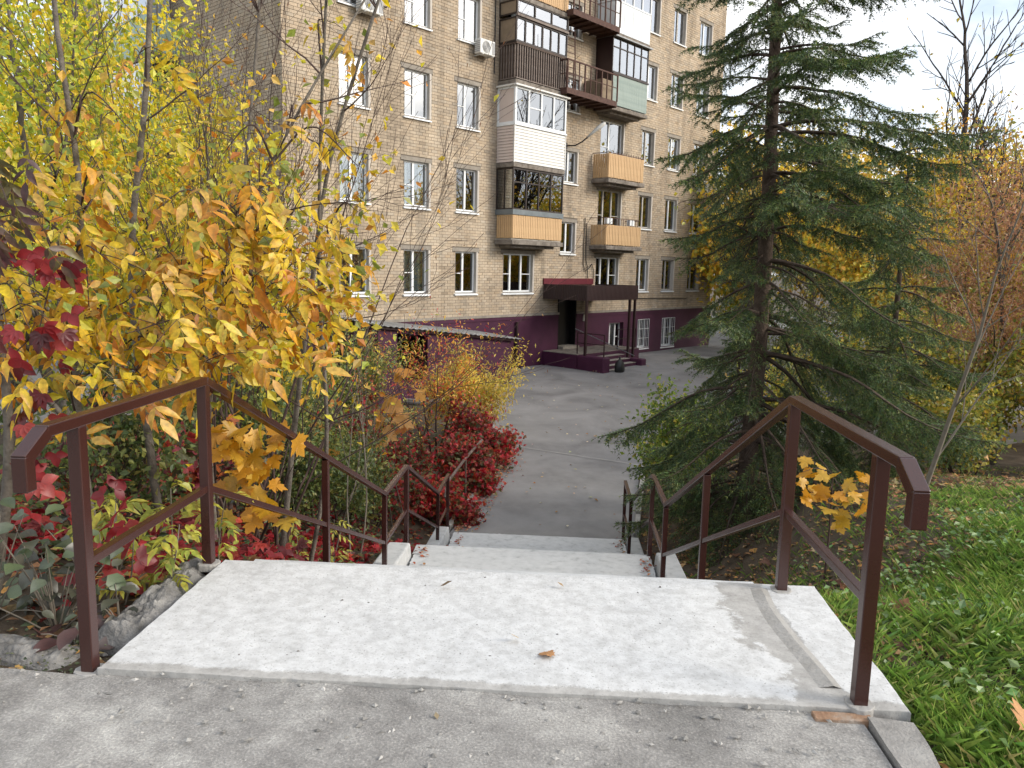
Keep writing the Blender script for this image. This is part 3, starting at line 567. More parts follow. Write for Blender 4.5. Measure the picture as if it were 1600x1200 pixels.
# windows ---------------------------------------------------------
def wavy(u0, u1, z0, z1, d, seed):
    r = random.Random(seed); n = 22; v = []; f = []; ph = r.random()*6; amp = r.uniform(.012, .03); fr = r.uniform(18, 34)
    for i in range(n):
        u = u0+(u1-u0)*i/(n-1); dd = d+amp*math.sin(u*fr+ph); v += [bp(u, dd, z0), bp(u, dd, z1)]
    for i in range(n-1): f.append((2*i, 2*i+2, 2*i+3, 2*i+1))
    return MB().add(v, f)
CUR = ['curtain_white', 'curtain_white', 'curtain_grey', 'curtain_beige', 'curtain_white', 'curtain_grey']
def window(u0, u1, z0, z1, seed, layout, frame='pvc', sky_=False, sillm='pvc', reveal='plaster', curtain=None, bars=True, rec=.11):
    r = random.Random(seed); fw = .055; mb = MB(); f0, f1 = -rec-.06, -rec
    bx(mb, u0+.004, u0+fw, f0, f1, z0+.004, z1-.004); bx(mb, u1-fw, u1-.004, f0, f1, z0+.004, z1-.004); bx(mb, u0+fw, u1-fw, f0, f1, z0+.004, z0+fw); bx(mb, u0+fw, u1-fw, f0, f1, z1-fw, z1-.004)
    cutsu = {'one': [], 'two': [.44], 'three': [.29, .66], 'half': [.5]}[layout]; edges = [u0+fw]
    for c in cutsu:
        m_ = u0+(u1-u0)*c; bx(mb, m_-.042, m_+.042, f0+.002, f1+.006, z0+fw, z1-fw); edges += [m_-.042, m_+.042]
    edges.append(u1-fw); panes = [(edges[i], edges[i+1]) for i in range(0, len(edges), 2)]
    trans = []
    if layout == 'three': trans = [0, 2]
    elif layout == 'two' and bars: trans = [0]
    zm = z0+(z1-z0)*.47
    for k in trans: bx(mb, panes[k][0], panes[k][1], f0+.004, f1+.002, zm-.014, zm+.014)
    w = part(mb, 'window', frame)
    for k, (a_, b_) in enumerate(panes):
        g = 'glass_sky' if sky_ else 'glass'
        if k in trans:
            part(bx(MB(), a_, b_, f0+.025, f0+.031, z0+fw, zm-.014), 'pane', g, w); part(bx(MB(), a_, b_, f0+.025, f0+.031, zm+.014, z1-fw), 'pane', g, w)
        else: part(bx(MB(), a_, b_, f0+.025, f0+.031, z0+fw, z1-fw), 'pane', g, w)
    mb = MB(); t = .02
    bx(mb, u0-.0, u0+.003, -rec, .006, z0, z1); bx(mb, u1-.003, u1+.0, -rec, .006, z0, z1); bx(mb, u0+.003, u1-.003, -rec, .002, z1-.003, z1)
    part(mb, 'reveal', reveal, w)
    if reveal != 'purple':
        mb = MB(); bx(mb, u1+.003, u1+.085, -.01, .012, z0+.0, z1-.004); part(mb, 'trim', reveal, w)
    if sillm:
        mb = MB(); mb.add([bp(u0-.05, -rec, z0), bp(u1+.06, -rec, z0), bp(u1+.06, .07, z0-.05), bp(u0-.05, .07, z0-.05), bp(u0-.05, .07, z0-.095), bp(u1+.06, .07, z0-.095), bp(u1+.06, .0, z0-.09), bp(u0-.05, .0, z0-.09)], [(3, 2, 1, 0), (4, 5, 2, 3), (7, 6, 5, 4), (0, 7, 4, 3), (1, 2, 5, 6)])
        part(mb, 'sill', sillm, w)
    cm = curtain or r.choice(CUR)
    if cm != 'none':
        k = r.random()
        if k < .72: part(wavy(u0, u1, z0, z1, -rec-.16, seed), 'curtain', cm, w)
        else:
            s = r.uniform(.2, .4); part(wavy(u0, u0+(u1-u0)*s, z0, z1, -rec-.16, seed), 'curtain', cm, w); part(wavy(u1-(u1-u0)*r.uniform(.15, .35), u1, z0, z1, -rec-.16, seed+1), 'curtain', cm, w)
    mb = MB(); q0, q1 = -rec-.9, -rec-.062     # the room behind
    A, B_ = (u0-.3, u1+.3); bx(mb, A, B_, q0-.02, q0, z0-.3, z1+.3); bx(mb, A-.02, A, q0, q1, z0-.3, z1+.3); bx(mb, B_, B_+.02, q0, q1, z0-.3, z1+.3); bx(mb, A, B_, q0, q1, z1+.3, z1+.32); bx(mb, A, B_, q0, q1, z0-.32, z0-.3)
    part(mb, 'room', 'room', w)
    return w
for i, (c, r, u0, u1, z0, z1) in enumerate(wins):
    if c == 4: window(u0, u1, z0, z1, i, 'half', 'pvc', r > 1, 'pvc', curtain='none')
    elif c in (3,): window(u0, u1, z0, z1, i, 'three', 'pvc', False, 'pvc', curtain='blind' if r == 0 else None)
    elif c == 5: window(u0, u1, z0, z1, i, 'three' if r < 2 else 'two', 'pvc' if r != 1 else 'old_wood', r > 1, 'pvc' if r == 0 else None, curtain='curtain_beige' if r == 1 else 'curtain_grey')
    elif c in (6, 7, 8): window(u0, u1, z0, z1, i, 'two', random.Random(i).choice(['pvc', 'pvc', 'old_wood']), r > 1, 'pvc', bars=False, curtain='curtain_white' if r > 1 else None)
    else: window(u0, u1, z0, z1, i, 'two' if (c, r) != (2, 1) else 'half', 'pvc', r > 1, 'pvc', curtain={(2, 0): 'curtain_lilac', (0, 2): 'curtain_white', (1, 2): 'curtain_white', (2, 2): 'curtain_white'}.get((c, r)))
for i, b in enumerate(BAS): window(*b, 200+i, 'three' if i == 0 else 'half', 'pvc', False, 'pvc' if i else None, 'purple', curtain='curtain_grey', rec=.16)
# basement window grilles
for i, b in enumerate(BAS[1:]):
    mb = MB(); n = 7
    for k in range(n+1):
        u = b[0]+(b[1]-b[0])*k/n; mb.bar(bp(u, .06, b[2]), bp(u, .06, b[3]), .014)
    for k in range(4):
        z = b[2]+(b[3]-b[2])*k/3; mb.bar(bp(b[0], .07, z), bp(b[1], .07, z), .014)
    part(mb, 'window_grille', 'pvc')
# balconies -------------------------------------------------------
def slab(name, u0, u1, dep, z, th=.16, mat='slab_concrete', label=None):
    o = part(bx(MB(), u0, u1, .003, dep, z-th, z), name, mat, bevel=.02)
    if label: o['label'] = label
    part(bx(MB(), u0+.25, u1-.25, .003, dep-.25, z-th-.1, z-th-.002), 'slab_rib', mat, o)
    return o
def slats(parent, u0, u1, dep, z0, z1, pitch, width, mat, sides=(True, True), name='slat', th=.018, jit=.004):
    """upright boards round a balcony, each its own piece"""
    r = random.Random(int(u0*100+z0*10)); fs = None
    n = int((u1-u0)/pitch); p = (u1-u0)/n
    for i in range(n):
        loc = (u0+p*(i+.5), -dep+r.uniform(-jit, jit), (z0+z1)/2-ZB+r.uniform(-jit, jit)*1.5)
        if fs is None:
            fs = MB().box(-width/2, width/2, -th/2, th/2, -(z1-z0)/2, (z1-z0)/2).build(name, mat, parent); fs.location = loc
        else: rep(fs, name, loc, parent)
    ssrc = None; m = int((dep-.05)/pitch); q = (dep-.05)/m
    for s, on in zip((u0, u1), sides):
        if not on: continue
        for i in range(m):
            loc = (s+r.uniform(-jit, jit), -(.05+q*(i+.5)), (z0+z1)/2-ZB)
            if ssrc is None: ssrc = MB().box(-th/2, th/2, -width/2, width/2, -(z1-z0)/2, (z1-z0)/2).build(name, mat, parent); ssrc.location = loc
            else: rep(ssrc, name, loc, parent)
def top_rail(parent, u0, u1, dep, z, w=.04, mat='rust_steel', name='rail'):
    mb = MB(); mb.bar(bp(u0, .0, z), bp(u0, dep, z), w); mb.bar(bp(u0-w/2, dep, z+.002), bp(u1+w/2, dep, z+.002), w); mb.bar(bp(u1, dep, z), bp(u1, .0, z), w); part(mb, name, mat, parent)
def glazing(parent, u0, u1, dep, z0, z1, nb, frame, trans=None, fw=.045, left=True, right=True, glass='glass', leftmat=None, rightmat=None, nside=1):
    mb = MB()
    for z in (z0+fw/2, z1-fw/2): mb.bar(bp(u0, dep, z), bp(u1, dep, z), fw, fw)
    us = [u0+(u1-u0)*k/nb for k in range(nb+1)]
    for u in us: mb.bar(bp(u, dep-.001, z0), bp(u, dep-.001, z1), fw*1.05)
    if trans: mb.bar(bp(u0, dep-.002, trans), bp(u1, dep-.002, trans), fw*.9)
    for on, u in ((left, u0), (right, u1)):
        if on:
            for z in (z0+fw/2, z1-fw/2): mb.bar(bp(u, .02, z), bp(u, dep, z), fw*.98)
            mb.bar(bp(u, .03, z0), bp(u, .03, z1), fw)
            for q in range(1, nside): mb.bar(bp(u, dep*q/nside, z0), bp(u, dep*q/nside, z1), fw*.9)
    fr = part(mb, 'glazing_frame', frame, parent)
    zz = [z0+fw, trans, z1-fw] if trans else [z0+fw, z1-fw]
    for a_, b_ in zip(us[:-1], us[1:]):
        for e_, f_ in zip(zz[:-1], zz[1:]): part(bx(MB(), a_+fw/2, b_-fw/2, dep-.008, dep-.003, e_+.02, f_-.02), 'pane', glass, parent)
    for on, u, mt in ((left, u0, leftmat), (right, u1, rightmat)):
        if on: part(bx(MB(), u-.004, u+.003, .05, dep-fw/2, z0+fw, z1-fw), 'side_panel' if mt else 'pane', mt or glass, parent)
    return fr
AU0, AU1, AD = 2.20, 4.98, .82
BU0, BU1, BD = 7.90, 10.45, .82
F2, F3, F4, F5 = 2.50, 5.20, 7.97, 10.74
# A2: beige boards below, dark brown glazing above
s = slab('balcony', AU0-.06, AU1+.05, AD+.06, F2, label='balcony with beige board parapet and dark brown glazing'); slats(s, AU0, AU1, AD, F2+.07, F2+.88, .094, .080, 'beige_slat'); top_rail(s, AU0, AU1, AD-.05, F2+.03, .03, 'old_wood')
for u in (2.6, 3.5, 4.5): part(MB().bar(bp(u, AD-.05, F2), bp(u, AD-.05, F2+.9), .03), 'support', 'old_wood', s)
mb = MB(); bx(mb, AU0-.05, AU1+.04, AD-.12, AD+.045, F2+.89, F2+1.07); bx(mb, AU0-.05, AU0+.06, .01, AD-.122, F2+.89, F2+1.07); bx(mb, AU1-.06, AU1+.04, .01, AD-.122, F2+.89, F2+1.07); part(mb, 'sill_band', 'band_grey', s)
glazing(s, AU0, AU1, AD-.02, F2+1.07, F3-.2, 4, 'dark_frame', F2+2.02, .05, nside=2)
# A3: pale horizontal siding below, white glazing above
s = slab('balcony', AU0-.06, AU1+.05, AD+.04, F3-.02, label='balcony clad in pale horizontal siding with white glazing')
mb0 = None
for k in range(12):
    z = F3-.0+k*.103; mb = MB()
    mb.add([bp(AU0-.03, AD+.035, z), bp(AU1+.03, AD+.035, z), bp(AU1+.03, AD+.012, z+.1), bp(AU0-.03, AD+.012, z+.1), bp(AU0-.03, AD-.02, z), bp(AU1+.03, AD-.02, z), bp(AU1+.03, AD-.02, z+.1), bp(AU0-.03, AD-.02, z+.1)], [(0, 1, 2, 3), (0, 4, 5, 1), (2, 6, 7, 3), (5, 4, 7, 6), (0, 3, 7, 4), (1, 5, 6, 2)])
    part(mb, 'siding_plank', 'siding', s)
    for uu, sg in ((AU0-.03, -1), (AU1+.03, 1)):
        mb = MB().add([bp(uu+sg*.012, .01, z), bp(uu+sg*.012, AD-.022, z), bp(uu-sg*.01, AD-.022, z+.1), bp(uu-sg*.01, .01, z+.1)], [(0, 1, 2, 3) if sg < 0 else (3, 2, 1, 0)])
        part(mb, 'siding_plank', 'panel_pale', s)  # side planks: shade on the white siding painted in as a beige tint
for u in (AU0-.035, AU1+.035): part(bx(MB(), u-.02, u+.02, AD+.0, AD+.045, F3-.02, F3+1.24), 'corner_trim', 'siding', s)
mb = MB(); bx(mb, AU0-.06, AU1+.06, AD-.1, AD+.07, F3+1.24, F3+1.30); bx(mb, AU0-.06, AU0+.04, .01, AD-.102, F3+1.24, F3+1.30); part(mb, 'sill_band', 'pvc', s)
glazing(s, AU0, AU1, AD, F3+1.30, F4-.22, 4, 'pvc', None, .075, glass='glass_sky', leftmat='panel_pale')
part(bx(MB(), AU0+.03, AU0+.66, AD-.03, AD-.012, F3+1.36, F4-.3), 'inner_panel', 'panel_white', s); part(MB().bar(bp(AU0+.72, AD-.001, F3+1.93), bp(AU0+1.35, AD-.001, F3+1.93), .04), 'transom', 'pvc', s)
part(bx(MB(), AU0-.12, AU1+.14, .01, AD+.14, F4-.22, F4-.165), 'canopy_ledge', 'siding', s)
# A4: narrow brown pickets, dark frame glazing in two tiers
s = slab('balcony', AU0-.05, AU1+.05, AD+.04, F4, label='balcony with narrow brown pickets and tall dark-framed panes')
mb = MB(); bx(mb, AU0+.02, AU1-.02, AD-.05, AD-.035, F4+.04, F4+1.16); bx(mb, AU0+.02, AU0+.035, .02, AD-.052, F4+.04, F4+1.16); bx(mb, AU1-.035, AU1-.02, .02, AD-.052, F4+.04, F4+1.16); part(mb, 'backing_board', 'brown_board', s)
slats(s, AU0, AU1, AD, F4+.03, F4+1.16, .125, .036, 'picket', name='picket', th=.03); top_rail(s, AU0, AU1, AD, F4+1.19, .06, 'brown_board'); top_rail(s, AU0, AU1, AD, F4+.05, .03, 'picket')
glazing(s, AU0, AU1, AD-.03, F4+1.24, F4+2.06, 6, 'dark_frame', None, .055, glass='glass_sky', leftmat='plywood')
mb = MB(); mb.bar(bp(AU0-.03, AD+.01, F4+2.1), bp(AU1+.03, AD+.01, F4+2.1), .09, .07); part(mb, 'cross_beam', 'picket', s)
glazing(s, AU0, AU1, AD-.01, F4+2.14, F5-.14, 3, 'dark_frame', None, .055, glass='glass_sky', leftmat='plywood')
for z, n in ((0, 0), (1, 1)): part(wavy(AU0+.1, AU1-.1, F4+1.25, F4+2.6, AD-.35, 77), 'curtain', 'curtain_white', s) if n else None
# A5
s = slab('balcony', AU0-.05, AU1+.05, AD+.04, F5, label='topmost visible balcony of the left stack with beige boards'); slats(s, AU0, AU1, AD, F5+.05, F5+1.0, .11, .088, 'beige_slat'); glazing(s, AU0, AU1, AD-.02, F5+1.05, F5+2.5, 5, 'dark_frame', F5+2.0, .05, glass='glass_sky')
# B2, B3: open balconies with beige boards
for zf, lab, ztop in ((F2, 'open balcony with short beige boards and pale boxes on its rail', .84), (F3-.02, 'open balcony with tall beige boards above the lower one', .98)):
    s = slab('balcony', BU0-.04, BU1+.08, BD+.05, zf, label=lab); slats(s, BU0, BU1, BD, zf+.04, zf+ztop, .107, .089, 'beige_slat', th=.02)
    top_rail(s, BU0, BU1, BD-.04, zf+(1.12 if ztop < .9 else 1.02), .025, 'rust_steel')
    mb = MB()
    for k in range(15):
        u = BU0+(BU1-BU0)*k/14; mb.bar(bp(u, BD-.04, zf+.0), bp(u, BD-.04, zf+1.1), .014)
    part(mb, 'baluster', 'rust_steel', s)
    if ztop < .9:
        for u in (BU0+.1, BU0+.32, BU0+1.75, BU0+1.95): part(bx(MB(), u, u+.15, BD-.2, BD-.03, zf+.88, zf+1.12), 'planter_box', 'pvc', s, bevel=.015)
# B4: greenish corrugated sheet, black frame glazing, purple side wall
s = slab('balcony', BU0-.03, BU1+.05, BD+.06, F4+.03, label='balcony with greenish corrugated sheet parapet and thin black window frame')
slats(s, BU0+.02, BU1, BD, F4+.08, F4+1.24, .078, .064, 'green_sheet', sides=(False, True), th=.03, name='corrugated_sheet', jit=.001)
part(bx(MB(), BU0+.02, BU1-.0, BD-.04, BD-.025, F4+.08, F4+1.24), 'backing_sheet', 'band_grey', s)
part(bx(MB(), BU0-.0, BU1+.04, BD-.06, BD+.05, F4+1.25, F4+1.31), 'sill_band', 'dark_frame', s)
glazing(s, BU0, BU1, BD-.02, F4+1.31, F5-.10, 5, 'dark_frame', F4+2.28, .045, glass='glass_sky', left=False)
part(bx(MB(), BU0-.03, BU0+.005, .01, BD-.02, F4+.03, F5-.12), 'side_panel', 'purple_metal', s); part(wavy(BU0+.1, BU1-.1, F4+1.3, F5-.2, BD-.4, 78), 'curtain', 'curtain_white', s)
part(bx(MB(), BU0-.02, BU1+.12, .01, BD+.14, F5-.12, F5-.07), 'roof_sheet', 'tin', s)
# B5: white panelled balcony
s = slab('balcony', BU0-.03, BU1+.05, BD+.04, F5+.06, label='balcony with glossy white panels near the top of the frame')
for k in range(4):
    w_ = (BU1-BU0)/4; part(bx(MB(), BU0+k*w_+.008, BU0+(k+1)*w_-.008, BD-.03, BD+.03, F5+.07, F5+1.2), 'panel', 'panel_white', s)
part(bx(MB(), BU0-.0, BU0+.02, .01, BD-.032, F5+.07, F5+1.2), 'panel', 'panel_white', s); part(bx(MB(), BU1-.02, BU1, .01, BD-.032, F5+.07, F5+1.2), 'panel', 'panel_white', s)
glazing(s, BU0, BU1, BD, F5+1.22, F5+2.6, 4, 'pvc', None, .06, glass='glass_sky')
# steel fire platforms with ladders
def platform(z, lab):
    u0, u1, dp = 4.66 if z < 9 else 4.9, BU0-.06, 1.12; mb = MB(); bx(mb, u0, u1, .05, dp, z-.05, z-.02); p = part(mb, 'fire_platform', 'rust_steel'); p['label'] = lab
    mb = MB(); bx(mb, u0-.02, u1, dp, dp+.02, z-.1, z+.1); bx(mb, u0-.02, u0, .05, dp, z-.1, z+.1)
    for k in range(7): mb.bar(bp(u0+(u1-u0)*k/6, .02, z-.09), bp(u0+(u1-u0)*k/6, dp-.01, z-.09), .05, .07)
    part(mb, 'toe_board', 'rust_steel', p)
    n = 9
    for k in range(n+1):
        u = u0+(u1-u0)*k/n; part(MB().bar(bp(u, dp+.012, z+.1), bp(u, dp+.012, z+1.08), .035 if k % 3 else .05), 'post', 'rust_steel', p)
    for zz, w in ((1.08, .05), (.6, .025)):
        part(MB().bar(bp(u0, dp+.012, z+zz), bp(u1, dp+.012, z+zz), w), 'rail', 'rust_steel', p); part(MB().bar(bp(u0, .02, z+zz), bp(u0, dp, z+zz), w), 'rail', 'rust_steel', p)
    return p
p4 = platform(F4+.02, 'lower rusty steel fire escape platform'); p5 = platform(F5+.02, 'upper rusty steel fire escape platform')
mb = MB()
for u_ in (4.85, 5.4): mb.bar(bp(u_, .95, F4), bp(u_+.45, .45, F5+.1), .04)
part(mb, 'ladder', 'rust_steel', p4)
for k in range(10):
    t = (k+.5)/10; u_ = 4.85+.45*t; d_ = .95-.5*t; z_ = F4+(F5-F4)*t; part(MB().bar(bp(u_, d_, z_), bp(u_+.55, d_, z_), .025), 'rung', 'rust_steel', p4)
part(bx(MB(), 7.1, 7.8, .1, .95, F4, F4+.9), 'stored_board', 'plywood', p4); part(bx(MB(), 5.2, 5.55, .3, .7, F4, F4+.4), 'stored_bag', 'curtain_white', p4, bevel=.08); part(bx(MB(), 5.7, 6.0, .4, .7, F4, F4+.32), 'stored_bag', 'curtain_white', p4, bevel=.08)
# gable balconies (left side of the block, behind the trees)
for zf, lab in ((F2, 'lowest gable balcony'), (F3, 'gable balcony with pale green panels, second up'), (F4-.03, 'gable balcony with pale green panels, third up')):
    mb = MB().box(U0-.95, U0-.003, 5.9, 9.6, zf-.18-ZB, zf-ZB); s = part(mb, 'gable_balcony', 'slab_concrete'); s['label'] = lab
    for k in range(9): part(MB().box(U0-.94, U0-.92, 5.95+k*.4, 6.33+k*.4, zf+.03-ZB, zf+1.15-ZB), 'panel', 'side_green', s)
    for v_ in (5.93, 9.55): part(MB().box(U0-.9, U0-.02, v_, v_+.02, zf+.03-ZB, zf+1.15-ZB), 'panel', 'side_green', s)
    mb = MB()
    for k in range(6): mb.bar((U0-.93, 5.95+k*.72, zf+1.15-ZB), (U0-.93, 5.95+k*.72, zf+2.5-ZB), .05)
    mb.bar((U0-.93, 5.95, zf+2.48-ZB), (U0-.93, 9.55, zf+2.48-ZB), .05); part(mb, 'glazing_frame', 'pvc', s)
    for k in range(5): part(MB().box(U0-.932, U0-.926, 5.98+k*.72, 6.64+k*.72, zf+1.18-ZB, zf+2.45-ZB), 'pane', 'glass_sky', s)
    part(MB().box(U0-.05, U0-.018, 6.4, 9.2, zf+.1-ZB, zf+2.2-ZB), 'balcony_door', 'curtain_white', s)
# entrance ----------------------------------------------------------
CU0, CU1, CDp = 4.97, 8.42, 2.15
def ribbed(p0, p1, z0, z1, outw, pitch=.1, dep=.018):
    """vertical ribbed sheet from p0 to p1 in (u,d)"""
    p0 = Vector(p0); p1 = Vector(p1); L_ = (p1-p0).length; n = int(L_/pitch)*2; nn = Vector(outw); v = []; f = []
    for i in range(n+1):
        q = p0+(p1-p0)*i/n+nn*(dep if (i//1) % 2 else 0); v += [bp(q.x, q.y, z0), bp(q.x, q.y, z1)]
    for i in range(n): f.append((2*i, 2*i+2, 2*i+3, 2*i+1))
    return MB().add(v, f)
can = part(bx(MB(), CU0+.02, CU1-.02, .05, CDp-.02, .36, .42), 'entrance_canopy', 'purple_metal')
part(ribbed((CU0, 0.02), (CU0, CDp), .35, .92, (-1, 0), .085), 'fascia', 'purple_metal', can); part(ribbed((CU0, CDp), (CU1, CDp), .352, .922, (0, 1), .085), 'fascia', 'purple_metal', can); part(ribbed((CU1, CDp), (CU1, 0.02), .35, .92, (1, 0), .085), 'fascia', 'purple_metal', can)
part(bx(MB(), CU0+.03, CU1-.03, .04, CDp-.03, .84, .87), 'roof_sheet', 'purple_metal', can); part(bx(MB(), CU0-.02, 8.2, .006, .06, .90, 1.14), 'flashing', 'red_sheet', can)
for u_, d_ in ((CU0+.1, CDp-.08), (CU1-.45, CDp-.08), (CU1-.08, CDp-.08)): part(MB().bar(bp(u_, d_, -1.72 if u_ < 6 else -2.5), bp(u_, d_, .36), .085), 'canopy_post', 'purple_metal', can)
PZ_ = -1.72
porch = part(bx(MB(), 4.99, 9.3, .05, 1.75, -2.7, PZ_-.001), 'porch', 'purple')
part(bx(MB(), 5.0, 9.28, .06, 1.74, PZ_, PZ_+.025), 'porch_floor', 'slab_concrete', porch)
part(bx(MB(), 4.99, 5.42, 1.752, 3.0, -2.75, PZ_-.0), 'cheek_wall', 'purple', porch, bevel=.05); part(bx(MB(), 7.75, 8.1, 1.752, 2.9, -2.75, PZ_-.25), 'cheek_wall', 'purple', porch, bevel=.05)
for k in range(5):
    st = part(bx(MB(), 5.425, 7.74, 1.752+k*.29, 2.06+k*.29, -2.8, PZ_-.135*(k+1)), 'step', 'purple', porch); part(bx(MB(), 5.43, 7.735, 1.78+k*.29, 2.075+k*.29, PZ_-.135*(k+1)+.001, PZ_-.135*(k+1)+.018), 'tread', 'ledge', st)
for q in ([(5.2, 1.6), (5.2, 2.85)], [(7.9, 1.6), (9.2, 1.6)]):
    mb = MB()
    for u_, d_ in q: mb.bar(bp(u_, d_, PZ_), bp(u_, d_, PZ_+.85), .035)
    for z_ in (.83, .45): mb.bar(bp(*q[0], PZ_+z_), bp(*q[1], PZ_+z_), .033)
    part(mb, 'porch_railing', 'purple_metal', porch); part(MB().bar(bp(5.55, 1.2, PZ_+.95), bp(6.9, 3.1, -2.3+.55), .03), 'ramp_rail', 'tin', porch)
dr = part(bx(MB(), DOOR[0]+.04, DOOR[1]-.04, -.30, -.24, PZ_+.03, DOOR[3]-.02), 'entrance_door', 'black_door'); part(bx(MB(), DOOR[0]+.28, DOOR[0]+.31, -.24, -.19, -.9, -.45), 'handle', 'tin', dr)
mb = MB(); bx(mb, DOOR[0]-.002, DOOR[0]+.04, -.5, .05, PZ_, DOOR[3]); bx(mb, DOOR[1]-.04, DOOR[1]+.002, -.5, .05, PZ_, DOOR[3]); bx(mb, DOOR[0]+.04, DOOR[1]-.04, -.5, .02, DOOR[3]-.02, DOOR[3]+.03); part(mb, 'door_frame', 'black_door', dr)
part(bx(MB(), DOOR[0]+.05, DOOR[1]-.05, -.238, .3, PZ_-.0+.026, PZ_+.14), 'threshold', 'ledge', dr)
part(bx(MB(), 7.55, 7.72, .048, .10, -.62, -.35), 'intercom', 'lamp_shell', dr)
# cables, downspout
for pts in ([(7.5, .04, 3.6), (7.45, .04, 2.6), (7.47, .04, 1.7), (7.62, .04, 1.45), (7.85, .05, 1.55), (8.05, .05, 1.75), (8.18, .05, 1.5), (8.2, .05, 1.15)], [(7.62, .04, 3.4), (7.62, .04, 2.4), (7.64, .04, 1.9), (7.75, .05, 1.6), (7.78, .05, 1.15)], [(1.95, .03, 8.2), (1.96, .03, 11.5)], [(9.0, .05, .3), (13, .05, .25), (16, .05, .2)], [(-3.2, .05, 9.2), (-2.85, .05, 9.2), (-2.75, .05, 9.4), (-2.72, .05, 10.5)]):
    part(MB().tube([bp(*p) for p in pts], .018, 6), 'cable', 'cable')
part(MB().tube([bp(3.35, .12, -.5), bp(3.35, .12, -1.8), bp(3.35, .12, -2.15), bp(3.45, .3, -2.27)], .05, 8), 'downspout', 'purple_metal')
# shed over the basement stairs ---------------------------------------
shed = empty('basement_entrance', BO, 'low purple basement entrance shed with sloping corrugated tin roof', 'shed', rot=BROT)
SU0, SU1, SD = -4.75, .95, 2.0
def rz_(u): return -.22+(u-SU0)/(SU1-SU0)*(-.66)
OP = (-4.05, -2.85, -1.9)
mb = MB()
def wq(u0, u1, z0a, z0b, z1a, z1b):
    mb.add([bp(u0, SD, z0a), bp(u1, SD, z0b), bp(u1, SD, z1b), bp(u0, SD, z1a), bp(u0, SD-.2, z0a), bp(u1, SD-.2, z0b), bp(u1, SD-.2, z1b), bp(u0, SD-.2, z1a)], [(0, 1, 2, 3), (5, 4, 7, 6), (0, 3, 7, 4), (1, 5, 6, 2), (3, 2, 6, 7)])
wq(SU0, OP[0], -2.9, -2.9, rz_(SU0), rz_(OP[0])); wq(OP[1], SU1, -2.9, -2.9, rz_(OP[1]), rz_(SU1)); wq(OP[0], OP[1], OP[2]-1, OP[2]-1, OP[2], OP[2]); wq(OP[0], OP[1], rz_(OP[0])-.14, rz_(OP[1])-.14, rz_(OP[0]), rz_(OP[1]))
for u_ in (SU0, SU1-.2): bx(mb, u_+.001, u_+.199, .05, SD-.201, -2.9, rz_(u_+.2)-.01)
part(mb, 'wall', 'purple', shed)
part(bx(MB(), SU0+.2, SU1-.2, .06, .1, -2.9, -.95), 'dark_backing', 'black_door', shed)  # black sheet inside the opening, the shed's inner shade put into its colour
n = 120; v = []; f = []
for i in range(n+1):
    u_ = SU0-.2+(SU1-SU0+.5)*i/n; z_ = rz_(u_)+.05+.016*math.sin(i*1.5); v += [bp(u_, .0, z_+.12), bp(u_, SD+.22, z_), bp(u_, SD+.22, z_-.02), bp(u_, .0, z_+.10)]
for i in range(n):
    for k in range(3): f.append((4*i+k, 4*i+k+1, 4*i+4+k+1, 4*i+4+k))
part(MB().add(v, f), 'tin_roof', 'tin', shed)
part(MB().bar(bp(SU0-.15, SD+.1, rz_(SU0-.15)-.02), bp(SU1+.25, SD+.1, rz_(SU1+.25)-.02), .06, .07), 'fascia_board', 'purple_metal', shed)
# air conditioners and wall lamp ---------------------------------------
def ac(u, z, label, w=.8, h=.55):
    e = empty('air_conditioner', (0, 0, 0), label, 'air conditioner', 'air conditioners on the facade', rot=BROT)
    e.location = (BO[0]+math.cos(BROT)*u, BO[1]+math.sin(BROT)*u, z)
    MB().box(0, w, -.40, -.12, 0, h).build('casing', 'ac_white', e, bevel=.02)
    mb = MB(); n = 20; cx_, cz_, R_ = w*.40, h*.5, h*.40
    mb.add([(cx_+R_*math.cos(6.283*k/n), -.405, cz_+R_*math.sin(6.283*k/n)) for k in range(n)], [tuple(range(n))]); mb.build('fan_opening', 'ac_grey', e)
    for k in range(5): MB().tube([(cx_+R_*(k+1)/5.5*math.cos(6.283*q/n), -.412, cz_+R_*(k+1)/5.5*math.sin(6.283*q/n)) for q in range(n+1)], .006, 4).build('grille_ring', 'ac_white', e)
    MB().box(w*.80, w*.97, -.408, -.402, h*.1, h*.9).build('side_vent', 'ac_grey', e)
    for k in range(6): MB().box(-.006, -.001, -.38, -.14, h*(.12+.13*k), h*(.18+.13*k)).build('louvre', 'ac_grey', e)
    for q in (.12, w-.12): MB().bar((q, -.0, -.02), (q, -.42, -.02), .03).build('bracket', 'ac_white', e)
ac(-4.05, 8.80, 'air conditioner beside the upper left window of the facade'); ac(.86, 8.62, 'small air conditioner under the window left of the balcony stack', .72, .48); ac(16.3, 5.35, 'air conditioner near the far right edge of the facade')
e = empty('wall_lamp', (0, 0, 0), 'grey street lamp on a bent arm fixed to the brick facade', 'lamp', rot=BROT); e.location = (BO[0]+math.cos(BROT)*6.1, BO[1]+math.sin(BROT)*6.1, 6.28)
MB().tube([(0, 0, 0), (.03, -.45, -.02), (.08, -.75, .1), (.25, -.95, .32)], .028, 8).build('arm', 'cable', e); MB().box(-.06, .06, -.05, 0, -.12, .12).build('wall_plate', 'cable', e)
mb = MB(); A_ = Vector((.2, -.9, .26)); Bv = Vector((.72, -1.35, .82)); dv = (Bv-A_); xx = dv.cross(Vector((0, 0, 1))).normalized(); zz = xx.cross(dv).normalized(); V_ = []; F_ = []
